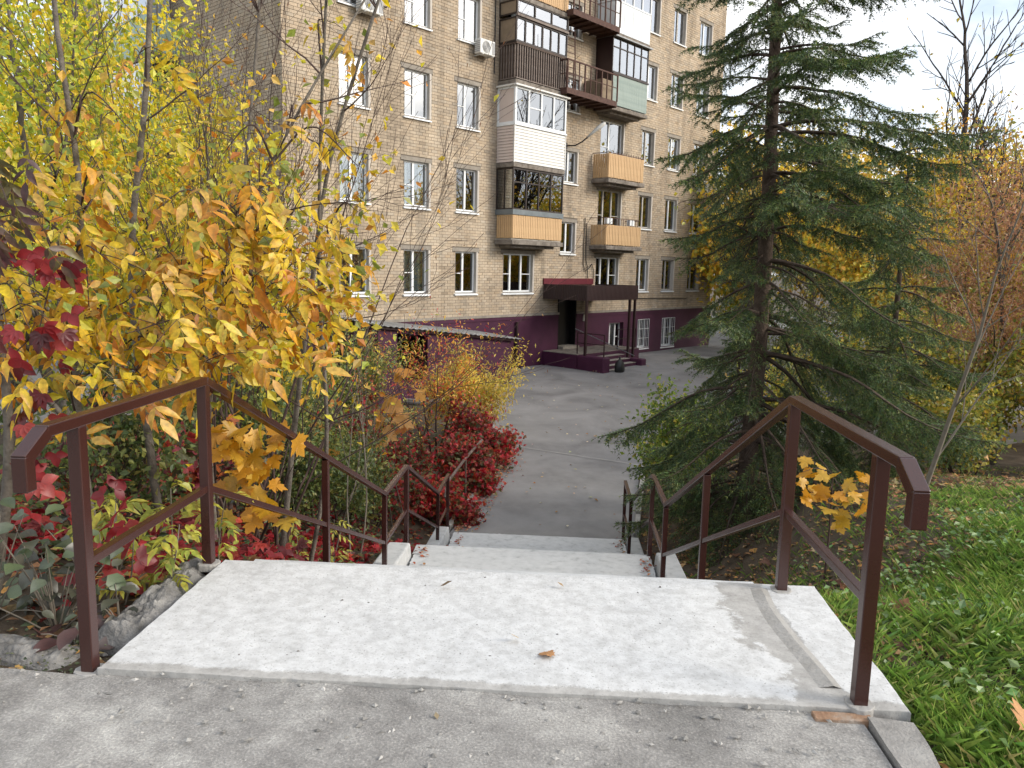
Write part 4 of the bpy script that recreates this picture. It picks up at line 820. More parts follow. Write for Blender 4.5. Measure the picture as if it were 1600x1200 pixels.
for t_, w_, h_ in ((0, .06, .05), (.3, .09, .07), (.5, .15, .10), (.85, .17, .11), (1, .09, .06)):
    c_ = A_+dv*t_
    V_ += [c_+xx*w_*math.cos(k*math.pi/4)+zz*h_*max(math.sin(k*math.pi/4), -.45) for k in range(8)]
for i in range(4):
    for k in range(8): F_.append((i*8+k, i*8+(k+1) % 8, i*8+8+(k+1) % 8, i*8+8+k))
F_ += [tuple(range(8))[::-1], tuple(range(32, 40))]; mb.add(V_, F_).build('lamp_head', 'lamp_shell', e, smooth=True)
e = empty('black_bag', (0, 0, 0), 'full black bin bag leaning at the porch corner', 'bag', rot=BROT); P_ = (BO[0]+math.cos(BROT)*5.75+math.sin(BROT)*3.2, BO[1]+math.sin(BROT)*5.75-math.cos(BROT)*3.2, -2.33); e.location = P_
V_ = []; F_ = []
for i, (z_, r_) in enumerate(((0, .16), (.08, .22), (.25, .21), (.42, .17), (.5, .07), (.56, .03), (.62, .07))):
    V_ += [((r_*(1+.12*math.sin(k*2.3+i)))*math.cos(k*math.pi/6), (r_*(1+.12*math.sin(k*2.3+i)))*math.sin(k*math.pi/6)*.8, z_) for k in range(12)]
for i in range(6):
    for k in range(12): F_.append((i*12+k, i*12+(k+1) % 12, i*12+12+(k+1) % 12, i*12+12+k))
F_ += [tuple(range(12))[::-1], tuple(range(72, 84))]; MB().add(V_, F_).build('bag_body', 'black_plastic', e, smooth=True)
# ------------------------------------------------------------------ vegetation helpers
leafmat('leaf', .45, .05, .5); leafmat('leaf_thick', .25, .07, .45); leafmat('needle', .18, .05, .5); leafmat('grass_leaf', .35, .05, .5); leafmat('dead_leaf', .12, .02, .7)
proc('bark_grey', [(.075, .062, .05), (.13, .112, .092), (.19, .168, .14)], 14, .9, .5, 60)
proc('bark_dark', [(.028, .021, .017), (.05, .038, .031)], 14, .9, .4, 60)
proc('bark_spruce', [(.040, .026, .019), (.075, .052, .039), (.11, .082, .064)], 9, .95, .9, 30)
proc('twig_brown', [(.045, .026, .022), (.085, .055, .045)], 14, .85)
proc('twig_pale', [(.13, .11, .085), (.20, .175, .14)], 14, .85)
def frames(D, Nn):
    Yv = nrm(D); Xv = nrm(np.cross(Yv, Nn)); Zv = np.cross(Xv, Yv); return Xv, Yv, Zv
def scatter(acc, T, P, D, Nn, S, C, tris=None, quads=None, shade=None):
    """stamp template T (k,3) at every P; C (n,3) colour, shade (k,) multiplies per template vertex"""
    n = len(P)
    if n == 0: return
    T = np.asarray(T, float); k = len(T); Xv, Yv, Zv = frames(D, Nn); S = np.broadcast_to(np.asarray(S, float), (n,))
    V = P[:, None]+S[:, None, None]*(T[None, :, 0:1]*Xv[:, None]+T[None, :, 1:2]*Yv[:, None]+T[None, :, 2:3]*Zv[:, None])
    Cc = np.repeat(C[:, None], k, 1)
    if shade is not None: Cc = Cc*np.asarray(shade)[None, :, None]
    off = (np.arange(n)*k)[:, None, None]
    acc.add(V.reshape(-1, 3), q=None if quads is None else (off+np.asarray(quads)[None]).reshape(-1, 4), t=None if tris is None else (off+np.asarray(tris)[None]).reshape(-1, 3), c=Cc.reshape(-1, 3))
RH_T = [(0, 0, 0), (-.33, .46, .09), (0, 1, -.10), (.33, .46, .09)]; RH_F = [(0, 2, 1), (0, 3, 2)]
BD_T = [(0, 0, 0), (-.30, .22, .05), (0, .25, -.02), (.30, .22, .05), (-.36, .5, .06), (0, .52, -.04), (.36, .5, .06), (-.2, .8, 0), (0, .8, -.09), (.2, .8, 0), (0, 1.0, -.17)]
NL_T = [(0, 0, 0), (-.13, .45, .03), (.13, .45, .03), (0, 1, -.10)]; NL_F = [(0, 2, 1), (1, 2, 3)]
LF_T = [(0, 0, 0), (-.17, .22, .04), (0, .25, -.015), (.17, .22, .04), (-.23, .48, .045), (0, .5, -.03), (.23, .48, .045), (-.14, .76, .0), (0, .77, -.07), (.14, .76, .0), (0, 1.0, -.16)]
LF_F = [(0, 2, 1), (0, 3, 2), (1, 2, 4), (2, 5, 4), (2, 3, 6), (2, 6, 5), (4, 5, 7), (5, 8, 7), (5, 6, 9), (5, 9, 8), (7, 8, 10), (8, 9, 10)]
LF_T = np.array(LF_T)
_h = [(0, 0), (.12, -.03), (.31, -.11), (.29, .03), (.50, .09), (.42, .17), (.62, .29), (.70, .47), (.52, .45), (.45, .55), (.29, .47), (.30, .62), (.37, .76), (.20, .75), (.13, .88), (0, 1.04)]
_m = _h+[(-x, y) for x, y in _h[-2:0:-1]]; MP_T = [(0, .36, 0)]+[(x*.92, y, .10*abs(x)*math.sin(7*y)+.05*abs(x)-.14*max(0, y-.45)) for x, y in _m]; MP_F = [(0, (i+1) % len(_m)+1, i+1) for i in range(len(_m))]
def palmate(n=5, wide=.33):
    V = []; F = []; 
    for k in range(n):
        a_ = (k-(n-1)/2)*(2.6/(n-1)); l_ = 1.0-.13*abs(k-(n-1)/2); ca, sa = math.cos(a_), math.sin(a_); b = len(V)
        for (x, y, z) in ((0, .04, 0), (-wide*.85, .5, .06), (0, 1, -.16), (wide*.85, .5, .06)): V.append(((x*l_)*ca+(y*l_)*sa, -(x*l_)*sa+(y*l_)*ca, z*l_))
        F += [(b, b+2, b+1), (b, b+3, b+2)]
    return V, F
PM_T, PM_F = palmate()
def palmate_fine(n, wide):
    V = []; F = []
    for k in range(n):
        a_ = (k-(n-1)/2)*(2.7/(n-1)); l_ = 1.0-.13*abs(k-(n-1)/2); ca, sa = math.cos(a_), math.sin(a_); b = len(V)
        for (x, y, z) in LF_T: x = x*wide; V.append((x*l_*ca+y*l_*sa, -x*l_*sa+y*l_*ca, z*l_*1.2))
        F += [(p+b, q+b, r+b) for p, q, r in LF_F]
    return V, F
def pal(rng, n, cols, wts=None, jit=.12):
    cols = np.array(cols, float); w = None if wts is None else np.array(wts, float)/sum(wts)
    c = cols[rng.choice(len(cols), n, p=w)]; return np.clip(c*np.exp(rng.normal(0, jit, (n, 1)))*np.exp(rng.normal(0, jit*.35, (n, 3))), .003, .9)
def rdirs(rng, n, zb=0.0, zs=1.0):
    d = rng.normal(size=(n, 3)); d[:, 2] = d[:, 2]*zs+zb; return nrm(d)
def tubes(acc, polys, sides=5, col=(1, 1, 1)):
    for pts, rs in polys:
        pts = np.asarray(pts, float); rs = np.asarray(rs, float); n = len(pts)
        t = np.gradient(pts, axis=0); t = nrm(t); ref = np.where(np.abs(t[:, 2:3]) < .9, np.array([[0, 0, 1.]]), np.array([[1., 0, 0]])); x = nrm(np.cross(t, ref)); y = np.cross(t, x)
        a_ = np.arange(sides)*2*math.pi/sides; V = pts[:, None]+rs[:, None, None]*(np.cos(a_)[None, :, None]*x[:, None]+np.sin(a_)[None, :, None]*y[:, None])
        i = np.arange(n-1)[:, None]*sides; k = np.arange(sides)[None]; k2 = (k+1) % sides
        acc.add(V.reshape(-1, 3), q=np.stack([i+k, i+k2, i+sides+k2, i+sides+k], -1).reshape(-1, 4), c=col)
def grow(rng, p, d, length, nseg, wob=.12, pull=(0, 0, 0.0)):
    p = np.array(p, float); d = np.array(d, float)/np.linalg.norm(d); out = [p.copy()]; st = length/nseg; pull = np.array(pull, float)
    for i in range(nseg):
        d = d+rng.normal(0, wob, 3)+pull/nseg; d = d/np.linalg.norm(d); p = p+d*st; out.append(p.copy())
    return np.array(out), d
def skel(rng, p, d, length, r, depth, nchild, ratio=.62, spread=.8, wob=.10, pull=(0, 0, .25), rmin=.0025, tip=.35):
    """recursive branching; returns polylines and terminal (pos, dir)"""
    polys = []; tips = []
    def rec(p, d, length, r, dep):
        ns = 5 if dep > 1 else 4; pts, dl = grow(rng, p, d, length, ns, wob, pull); rs = np.linspace(r, max(rmin, r*(tip if dep > 0 else .5)), ns+1); polys.append((pts, rs))
        if dep == 0:
            for q in (.35, .6, .8, 1.0): k = q*ns; i = int(min(k, ns-1e-6)); tips.append((pts[i]+(pts[i+1]-pts[i])*(k-i), dl, p))
            return
        n = nchild[-dep] if isinstance(nchild, (list, tuple)) else nchild
        for j in range(n):
            t = .28+.72*(j+rng.random()*.8)/n; k = min(t, .999)*ns; i = int(k); q = pts[i]+(pts[i+1]-pts[i])*(k-i); dd = nrm(pts[min(i+1, ns)]-pts[i])
            s = rng.normal(size=3); s -= dd*(s@dd); s = nrm(s); nd = dd*math.cos(spread)+s*math.sin(spread)*rng.uniform(.7, 1.15)
            rec(q, nd, length*ratio*rng.uniform(.7, 1.2)*(1.15-.45*t), max(rmin, (rs[i])*.55), dep-1)
        rec(pts[-1], dl, length*ratio, max(rmin, rs[-1]), dep-1)
    rec(np.array(p, float), np.array(d, float), length, r, depth); return polys, tips
def tipsarr(tips): return np.array([t[0] for t in tips]), np.array([t[1] for t in tips])
# --- hero leaf meshes (a compound or lobed leaf each), many objects share them
def leaf_mesh(name, T, F, C, mat='leaf'):
    a = Acc(); a.add(T, t=F, c=C); me = a.mesh(name, smooth=True); me.materials.append(M[mat]); return me
def pinnate_mesh(seed, cols, L_=.24, nl=5, leaflet=.125):
    """one ash-like leaf: stalk with opposite leaflets and an end leaflet"""
    r = random.Random(seed); V = []; F = []; C = []
    base = np.array(r.choice(cols)); alt = np.array(r.choice(cols))
    def put(p, ang, droop, sc):
        ca, sa = math.cos(ang), math.sin(ang); k = len(V); tw = r.uniform(-.5, .5); curl = r.uniform(-.5, .15); mixc = r.random()*.5; cc = base*(1-mixc)+alt*mixc
        for j, (x, y, z) in enumerate(LF_T):
            z = z*r.uniform(.6, 1.6)+curl*y*y+x*tw; x2, y2 = x*ca+y*sa, -x*sa+y*ca
            V.append((p[0]+x2*sc, p[1]+y2*sc, p[2]+z*sc-droop*y*sc)); e = .78+.30*r.random() if j in (2, 5, 8) else .9+.2*r.random(); ed = np.array((.85, .6, .5)) if j in (10, 7, 9, 4, 6) and r.random() < .3 else 1.0
            C.append(np.clip(cc*e*ed, 0, .9))
        F.extend([(a_+k, b_+k, c_+k) for a_, b_, c_ in LF_F])
    sag = r.uniform(.1, .5)
    def rp(t): return (0, L_*t, -sag*L_*t*t)
    for i in range(nl//2):
        t = .42+.48*i/max(1, nl//2-.5)
        for sgn in (-1, 1): put(rp(t), sgn*r.uniform(.75, 1.15), r.uniform(.15, .9), leaflet*r.uniform(.75, 1.05))
    put(rp(1.0), r.uniform(-.2, .2), r.uniform(.2, .8), leaflet*r.uniform(.95, 1.15))
    for i in range(4):
        a_, b_ = rp(i/4), rp((i+1)/4); k = len(V); V.extend([(a_[0]-.0016, a_[1], a_[2]), (a_[0]+.0016, a_[1], a_[2]), (b_[0]+.0014, b_[1], b_[2]), (b_[0]-.0014, b_[1], b_[2])]); F.extend([(k, k+1, k+2), (k, k+2, k+3)]); C.extend([np.array((.35, .25, .06))]*4)
    return leaf_mesh('leaf', V, F, np.array(C))
YEL = [(.86, .58, .015), (.90, .66, .025), (.78, .40, .02), (.70, .62, .04), (.72, .46, .10), (.88, .70, .05), (.66, .26, .02)]
PIN = [pinnate_mesh(i, YEL, .20+.05*random.Random(i).random(), (5, 7, 5, 3)[i % 4], .10+.025*random.Random(i+50).random()) for i in range(16)]
GRN = [(.36, .42, .06), (.50, .52, .07), (.24, .33, .06), (.62, .58, .08)]
PING = [pinnate_mesh(100+i, GRN, .17, (7, 5)[i % 2], .075) for i in range(8)]
def var_mesh(T, F, cols, seed, mat='leaf', curl=.3, edge=.35):
    r = random.Random(seed); c = np.array(r.choice(cols)); d = np.array(r.choice(cols)); V = []; C = []
    cu = r.uniform(-curl, curl); tw = r.uniform(-curl, curl)
    for (x, y, z) in T:
        V.append((x, y, z+cu*y*y+tw*x*y+.05*r.uniform(-1, 1)*abs(x))); m_ = r.random()*edge; C.append((c*(1-m_)+d*m_)*r.uniform(.85, 1.15))
    return leaf_mesh('leaf', V, F, np.clip(np.array(C), 0, .9), mat)
REDS = [(.25, .012, .02), (.34, .02, .026), (.16, .012, .02), (.42, .045, .035), (.11, .022, .022)]
ORA = [(.72, .30, .03), (.75, .38, .04), (.66, .22, .03), (.78, .42, .10)]
YMA = [(.74, .42, .025), (.70, .33, .02), (.62, .42, .05)]
PMF = palmate_fine(5, 1.25); P3F = palmate_fine(3, 1.5); PMM = [var_mesh(*PMF, REDS, i) for i in range(8)]; PM3 = [var_mesh(*P3F, REDS, 20+i) for i in range(6)]
MPO = [var_mesh(MP_T, MP_F, ORA, 40+i) for i in range(6)]; MPY = [var_mesh(MP_T, MP_F, YMA, 50+i) for i in range(6)]
DKG = [(.05, .09, .03), (.08, .13, .04), (.11, .15, .07), (.09, .085, .065), (.14, .165, .115)]
OVG = [var_mesh(BD_T, LF_F, DKG, 60+i, 'leaf_thick') for i in range(6)]; BRG = [var_mesh(BD_T, LF_F, [(.09, .035, .03), (.14, .05, .05), (.07, .05, .045), (.20, .07, .07)], 70+i, 'leaf_thick') for i in range(5)]
def leaf_objs(parent, origin, meshes, P, D, Nn, S, name='leaf', seed=0):
    r = random.Random(seed); Xv, Yv, Zv = frames(np.asarray(D, float), np.asarray(Nn, float)); o_ = np.array(origin)
    for i in range(len(P)):
        o = bpy.data.objects.new(name, r.choice(meshes)); COL.objects.link(o); o.parent = parent; s = float(S[i]); p = P[i]-o_
        o.matrix_local = Matrix(((Xv[i, 0]*s, Yv[i, 0]*s, Zv[i, 0]*s, p[0]), (Xv[i, 1]*s, Yv[i, 1]*s, Zv[i, 1]*s, p[1]), (Xv[i, 2]*s, Yv[i, 2]*s, Zv[i, 2]*s, p[2]), (0, 0, 0, 1)))
def stemobj(polys, name, mat, parent, origin, sides=6, stuff=False):
    a = Acc(); tubes(a, polys, sides); o = a.build(name, mat, parent, origin, smooth=True)
    if stuff: kind(o, 'stuff')
    return o
def spline(pts, n):
    pts = np.array(pts, float); t = np.linspace(0, len(pts)-1, n); P = np.vstack([2*pts[0]-pts[1], pts, 2*pts[-1]-pts[-2]]); out = []
    for q in t:
        i = int(min(q, len(pts)-1-1e-6)); f = q-i; a_, b_, c_, d_ = P[i], P[i+1], P[i+2], P[i+3]
        out.append(.5*((2*b_)+(-a_+c_)*f+(2*a_-5*b_+4*c_-d_)*f*f+(-a_+3*b_-3*c_+d_)*f**3))
    return np.array(out)
UP = np.array([0, 0, 1.0])

# ------------------------------------------------------------------ spruce
def spruce(base, height, r0, label, seed, lenf, start=.45, tuft_gap=.034, dens=5, top=None, needle=.046):
    rng = np.random.default_rng(seed); base = np.array(base, float); e = empty('spruce_tree', tuple(base), label, 'tree')
    hs = np.linspace(-.2, height, 26); tr = np.stack([base[0]+.05*np.sin(hs*.6), base[1]+.05*np.cos(hs*.5)-.05, base[2]+hs], 1); rs = r0*np.clip(1-hs/height, 0.02, 1)**.8; rs[:2] *= 1.25
    stemobj([(tr, rs)], 'trunk', 'bark_spruce', e, tuple(base), 12)
    polys = []; P = []; D = []; K = []
    h = start
    while h < height-.2:
        nb = rng.integers(dens-1, dens+2); a0 = rng.random()*6.28
        for j in range(nb):
            az = a0+j*6.283/nb+rng.normal(0, .4); Lb = lenf(h, az)*rng.uniform(.45, 1.22)
            if Lb < .15: continue
            hh = h+rng.normal(0, .05); p = np.array([np.interp(hh, hs, tr[:, k]) for k in range(3)]); rise = rng.uniform(-.15, .6) if hh > height*.3 else rng.uniform(-.4, .3)
            d = np.array([math.cos(az), math.sin(az), rise]); n = 12; pts = [p]; dd = nrm(d)
            for i in range(n):
                t = i/n; dd = nrm(dd+np.array([0, 0, -.09 if t < .55 else .10])+rng.normal(0, .055, 3)); pts.append(pts[-1]+dd*Lb/n)
            pts = np.array(pts); rb = .011*Lb+.006; polys.append((pts, np.linspace(rb, .003, n+1)))
            nb2 = int(Lb/.038); lush = rng.random() > .16; side = 1
            for q in range(nb2):
                t = .16+.84*(q+rng.random())/nb2; k = min(t, .999)*n; i = int(k); b = pts[i]+(pts[i+1]-pts[i])*(k-i); ax = nrm(pts[i+1]-pts[i]); lat = nrm(np.cross(ax, UP))*side; side = -side
                ll = (.13+.36*Lb*.5*(1-abs(t-.5)*1.1))*rng.uniform(.55, 1.2)*(.6 if t > .85 else 1); dv = nrm(ax*rng.uniform(.7, 1.1)+lat*rng.uniform(.55, 1.0)+UP*rng.uniform(-.35, .12)); m_ = 4; tw = [b]
                for z in range(m_): dv = nrm(dv+np.array([0, 0, -.11])+rng.normal(0, .05, 3)); tw.append(tw[-1]+dv*ll/m_)
                tw = np.array(tw); polys.append((tw[::2], np.array([.0035, .0026, .0016])))
                bare = (t < .30 and rng.random() < .7) or (not lush and rng.random() < .8)
                if bare: continue
                ng = max(3, int(ll/tuft_gap)); tt = (np.arange(ng)+rng.random(ng))/ng*m_*.999; ii = tt.astype(int); pos = tw[ii]+(tw[ii+1]-tw[ii])*(tt-ii)[:, None]; P.append(pos); D.append(nrm(tw[ii+1]-tw[ii])); K.append(np.full(ng, t))
                if ll > .22:      # tertiary shoots
                    for w in range(int(ll/.055)):
                        i2 = rng.integers(1, m_); b2 = tw[i2]; d2 = nrm(nrm(tw[i2]-tw[i2-1])+np.cross(UP, nrm(tw[i2]-tw[i2-1]))*rng.choice([-1, 1])*.8+UP*rng.uniform(-.45, .1)); l2 = ll*.38*rng.uniform(.5, 1.2); g2 = max(2, int(l2/tuft_gap)); f = (np.arange(g2)+.6)/g2*l2; P.append(b2+d2*f[:, None]+np.array([0, 0, -1])*(f**2*.7)[:, None]); D.append(np.tile(nrm(d2+np.array([0, 0, -.2])), (g2, 1))); K.append(np.full(g2, t))
            ng = int(Lb*.5/tuft_gap); tt = .45+.55*np.arange(ng)/max(1, ng); ki = np.minimum(tt*n, n-1e-3); ii = ki.astype(int); P.append(pts[ii]+(pts[ii+1]-pts[ii])*(ki-ii)[:, None]); D.append(nrm(pts[ii+1]-pts[ii])); K.append(tt)
        h += rng.uniform(.22, .34)
    a = Acc(); tubes(a, polys, 3); o = a.build('branches', 'bark_spruce', e, tuple(base), smooth=True); kind(o, 'stuff')
    P = np.concatenate(P); D = np.concatenate(D); K = np.concatenate(K); n = len(P)
    T = []; F = []; nn = 4
    for k in range(nn):
        a_ = k*2*math.pi/nn; cx, cz = math.cos(a_), math.sin(a_); px, pz = -cz, cx; w = .0105/needle*.5; b = len(T)
        T += [(px*w, .0, pz*w), (-px*w, 0, -pz*w), (cx*.72, .62, cz*.72)]; F.append((b, b+1, b+2))
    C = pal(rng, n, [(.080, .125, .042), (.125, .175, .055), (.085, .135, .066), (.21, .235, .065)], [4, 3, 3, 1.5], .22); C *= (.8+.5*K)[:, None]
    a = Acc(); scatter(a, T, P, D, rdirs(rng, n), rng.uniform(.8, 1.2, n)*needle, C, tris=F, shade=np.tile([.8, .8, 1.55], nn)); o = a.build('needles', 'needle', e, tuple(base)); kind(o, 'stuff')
    return n
def len1(h, az):
    right = .5+.5*math.cos(az-.15)
    if h < 2.2: return 1.75+.85*right
    if h < 5.6:
        if right < .42 and math.sin(h*37.1+az*11.3) > -.25: return .75
        return 1.40+1.15*right
    return max(.2, (1.15+.95*right)*(1-(h-5.6)/5.6))
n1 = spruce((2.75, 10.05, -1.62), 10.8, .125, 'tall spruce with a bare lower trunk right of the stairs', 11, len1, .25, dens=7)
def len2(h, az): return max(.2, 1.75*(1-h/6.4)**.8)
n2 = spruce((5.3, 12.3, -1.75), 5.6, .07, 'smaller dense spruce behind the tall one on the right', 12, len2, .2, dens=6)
n3 = spruce((6.3, 26.8, -2.45), 3.6, .08, 'low dark spruce by the corner of the porch', 13, lambda h, az: max(.15, 1.25*(1-h/3.9)), .1, dens=6, tuft_gap=.055, needle=.07)

# ------------------------------------------------------------------ large yellow ash beside the left railing
rng = np.random.default_rng(21)
AO = (-2.1, 5.6, -1.0); ash = empty('ash_tree', AO, 'many-stemmed ash with large yellow leaves hanging over the left railing', 'tree')
stems = [spline(q, 24) for q in ([(-2.35, 5.15, -1.0), (-2.42, 5.05, .3), (-2.46, 5.0, 1.5), (-2.3, 5.0, 2.7), (-2.25, 5.2, 4.6)],
         [(-1.95, 6.0, -1.5), (-1.86, 6.0, -.7), (-1.72, 5.95, .35), (-1.45, 5.6, 1.5), (-1.25, 5.5, 2.4), (-.7, 5.4, 3.9)],
         [(-2.5, 4.6, -.7), (-2.56, 4.5, .7), (-2.5, 4.55, 1.9), (-2.62, 4.6, 3.1), (-2.5, 4.6, 4.4)],
         [(-1.8, 6.15, -1.5), (-1.5, 6.0, .0), (-1.38, 5.5, 1.5), (-1.2, 5.1, 3.0), (-1.05, 5.0, 4.2)],
         [(-2.15, 5.5, -1.2), (-2.05, 5.1, .2), (-1.75, 4.8, 1.3), (-1.45, 4.9, 2.2), (-.95, 5.3, 3.3)],
         [(-2.2, 5.6, -1.2), (-2.3, 5.7, .8), (-2.1, 6.0, 2.2), (-1.95, 6.2, 4.2)])]
rads = [(.034, .012), (.030, .009), (.027, .009), (.021, .006), (.022, .006), (.026, .009)]
for s_, (ra, rb) in zip(stems, rads): stemobj([(s_, np.linspace(ra, rb, 24))], 'stem', 'bark_grey', ash, AO, 8)
XT = [(-2.51,4.0,1.78),(-2.36,3.9,1.39),(-2.37,3.7,1.06),(-2.25,4.4,1.98),(-2.55,4.3,2.07),(-1.96,3.6,.95),(-2.13,3.7,1.13),(-1.73,4.7,2.14),(-1.3,4.5,1.34),(-1.06,4.6,1.03)]
targets = [(-1.52,4.2,1.81),(-1.39,4.3,1.75),(-1.63,4.1,1.57),(-1.33,4.4,1.51),(-1.75,4.0,1.43),(-1.17,4.6,1.4),(-2.08,3.9,1.3),(-1.83,3.8,1.18),(-1.55,3.9,1.18),(-1.43,4.0,1.04),(-1.26,4.3,1.09),(-1.15,4.5,1.14),(-2.29,3.8,1.17),(-1.72,3.75,.97),(-1.51,3.95,.91),(-1.0,4.8,1.52),(-1.12,4.8,1.28),(-1.26,5.2,3.07),(-2.27,4.8,2.7),(-2.47,4.4,2.07),(-2.27,4.2,1.78),(-1.36,4.9,2.3),(-2.56,4.6,2.38),(-.97,5.0,2.15),(-1.32,4.5,1.9),(-1.88,4.2,1.8),(-2.3,4.0,1.52),(-1.97,3.75,1.06),(-1.33,4.2,1.3),(-1.42,4.1,1.44),(-1.59,4.0,1.37),(-1.63,3.85,1.05),(-.97,5.0,1.87),(-1.2,4.7,1.62),(-1.96,4.0,1.49),(-2.18,4.6,2.26)]+XT
many = {0: 8, 1: 9, 2: 9, 3: 11, 4: 9, 5: 10, 6: 8, 7: 11, 8: 11, 9: 12, 10: 10, 11: 11, 12: 7, 13: 11, 14: 10, 15: 8, 16: 8, 17: 3, 18: 4, 19: 5, 20: 6, 21: 4, 22: 4, 23: 3, 24: 8, 25: 6, 26: 6, 27: 9, 28: 12, 29: 12, 30: 11, 31: 11, 32: 4, 33: 9, 34: 7, 35: 4}; many = {k: max(3, int(v*.8)) for k, v in many.items()}; many.update({36+k: v for k, v in enumerate((6, 7, 7, 5, 5, 7, 8, 5, 7, 6))})
allst = np.concatenate(stems); tw = []; P = []; D = []
for i, t in enumerate(targets):
    t = np.array(t); c = allst[allst[:, 2] < t[2]+.15]; dist = np.linalg.norm(c-t, axis=1)+rng.random(len(c))*.35; s_ = c[np.argmin(dist)]
    mid = (s_+t)/2+np.array([0, 0, .16])+rng.normal(0, .06, 3); cur = spline([s_, mid, t], 10); tw.append((cur, np.linspace(.009, .003, 10)))
    end = nrm(cur[-1]-cur[-3]); k = many[i]
    for j in range(k):
        q = cur[-1-rng.integers(0, 4)]+rng.normal(0, .115, 3)*np.array([1, .9, .9]); d = nrm(rng.normal(size=3)*np.array([1, .8, .35])+end*.4+np.array([.12, -.25, -.55])); P.append(q); D.append(d)
        if j % 2 == 0: tw.append((spline([cur[-3], (cur[-3]+q)/2+rng.normal(0, .02, 3)+np.array([0, 0, .03]), q], 5), np.linspace(.0035, .0018, 5)))
P = np.array(P); D = np.array(D); n = len(P); Nn = nrm(rng.normal(size=(n, 3))*.5+np.array([.05, -.55, .75]))
order = rng.permutation(n)[:298]; leaf_objs(ash, AO, PIN, P[order], D[order], Nn[order], rng.uniform(.52, 1.05, len(order)), seed=3)
rest = np.setdiff1d(np.arange(n), order)
for s_ in stems:       # many fine side twigs, mostly bare
    for k in range(9):
        i = rng.integers(7, 22); q, tp = skel(rng, s_[i], nrm(np.array([rng.normal(.35, .7), rng.normal(-.15, .6), rng.uniform(.15, .8)])), rng.uniform(.35, .8), .0075, 2, [2, 3], .62, .6, .09, (0, 0, .3), .0016); tw += q
o = stemobj(tw, 'twigs', 'twig_brown', ash, AO, 3, True)
k = rng.integers(0, len(P), 1900); Q_ = P[k]+rng.normal(0, .17, (1900, 3))+np.array([0, .22, .04]); a = Acc(); scatter(a, RH_T, Q_, nrm(rng.normal(size=(1900, 3))*np.array([1, .8, .5])+np.array([0, -.2, -.55])), nrm(rng.normal(size=(1900, 3))*.6+np.array([0, -.5, .75])), rng.uniform(.045, .09, 1900), pal(rng, 1900, YEL+[(.42, .46, .06), (.30, .36, .06)]), tris=RH_F); kind(a.build('leaves', 'leaf', ash, AO), 'stuff')
# ------------------------------------------------------------------ bare arching shrubs in front of the facade
def bare_shrub(base, label, seed, nst, H_, lean, mat='twig_brown', name='bare_shrub', depth=3, r=.016, spread=.5, nch=(2, 3, 3), seedpods=0, pull=.2, cat='shrub', leafpal=None, nleaf=0, ls=.06):
    rng = np.random.default_rng(seed); e = empty(name, base, label, cat); tips = []
    for k in range(nst):
        d = nrm(np.array([lean[0]+rng.normal(0, .22), lean[1]+rng.normal(0, .22), 1.0])); q, tp = skel(rng, np.array(base)+rng.normal(0, .12, 3)*np.array([1, 1, 0]), d, H_*rng.uniform(.5, .75), r*rng.uniform(.7, 1.1), depth, list(nch), .58, spread, .07, (lean[0]*pull, lean[1]*pull, .1), .0015)
        stemobj(q[:1], 'stem', mat, e, base, 6); o = stemobj(q[1:], 'twigs', mat, e, base, 4, True); tips += tp
    TP, TD = tipsarr(tips)
    if seedpods:
        i = rng.integers(0, len(TP), seedpods); P_ = TP[i]+rng.normal(0, .03, (seedpods, 3)); a = Acc(); scatter(a, NL_T, P_, nrm(rng.normal(size=(seedpods, 3))*.35+np.array([0, 0, -1])), rdirs(rng, seedpods), rng.uniform(.03, .05, seedpods), pal(rng, seedpods, [(.34, .15, .05), (.27, .12, .06), (.38, .22, .10)]), tris=NL_F); kind(a.build('seed_keys', 'dead_leaf', e, base), 'stuff')
    if nleaf:
        i = rng.integers(0, len(TP), nleaf); P_ = TP[i]+rng.normal(0, .05, (nleaf, 3)); a = Acc(); scatter(a, RH_T, P_, nrm(rng.normal(size=(nleaf, 3))+np.array([0, 0, -.5])), nrm(rng.normal(size=(nleaf, 3))+np.array([0, -.4, .8])), rng.uniform(.7, 1.2, nleaf)*ls, pal(rng, nleaf, leafpal), tris=RH_F); kind(a.build('leaves', 'leaf', e, base), 'stuff')
    return e
def tz(x, y): return float(terrain(np.array([x]), np.array([y]))[0])
def at_ground(x, y, dz=-.04): return (x, y, tz(x, y)+dz)
OLV = [(.20, .22, .05), (.32, .30, .06), (.45, .36, .05), (.13, .17, .05)]
bare_shrub(at_ground(-2.3, 6.8), 'bare shrub with long dark arching twigs before the facade corner', 31, 5, 4.6, (.22, .05), depth=3, r=.020, nch=(2, 3, 3), seedpods=120)
bare_shrub(at_ground(-2.9, 7.6), 'second bare twiggy shrub standing farther behind the yellow ash', 32, 5, 4.2, (.12, 0), depth=3, r=.02, nleaf=260, leafpal=YEL, ls=.085)
bare_shrub(at_ground(-3.5, 8.3), 'dense mesh of bare twigs before the gable corner', 37, 7, 5.4, (.14, 0), depth=3, r=.02, nch=(3, 4, 3), nleaf=420, leafpal=YEL, ls=.075, spread=.42)
bare_shrub(at_ground(-2.0, 8.6), 'thin leafless sapling rising before the first floor windows', 33, 3, 3.4, (.05, .0), depth=2, r=.013, nch=(3, 3), spread=.45, mat='twig_pale', nleaf=40, leafpal=YEL, ls=.09)
bare_shrub(at_ground(-1.95, 12.2), 'pair of slender pale saplings before the purple shed', 36, 2, 3.2, (.02, .0), depth=2, r=.012, nch=(2, 3), spread=.35, mat='twig_pale')
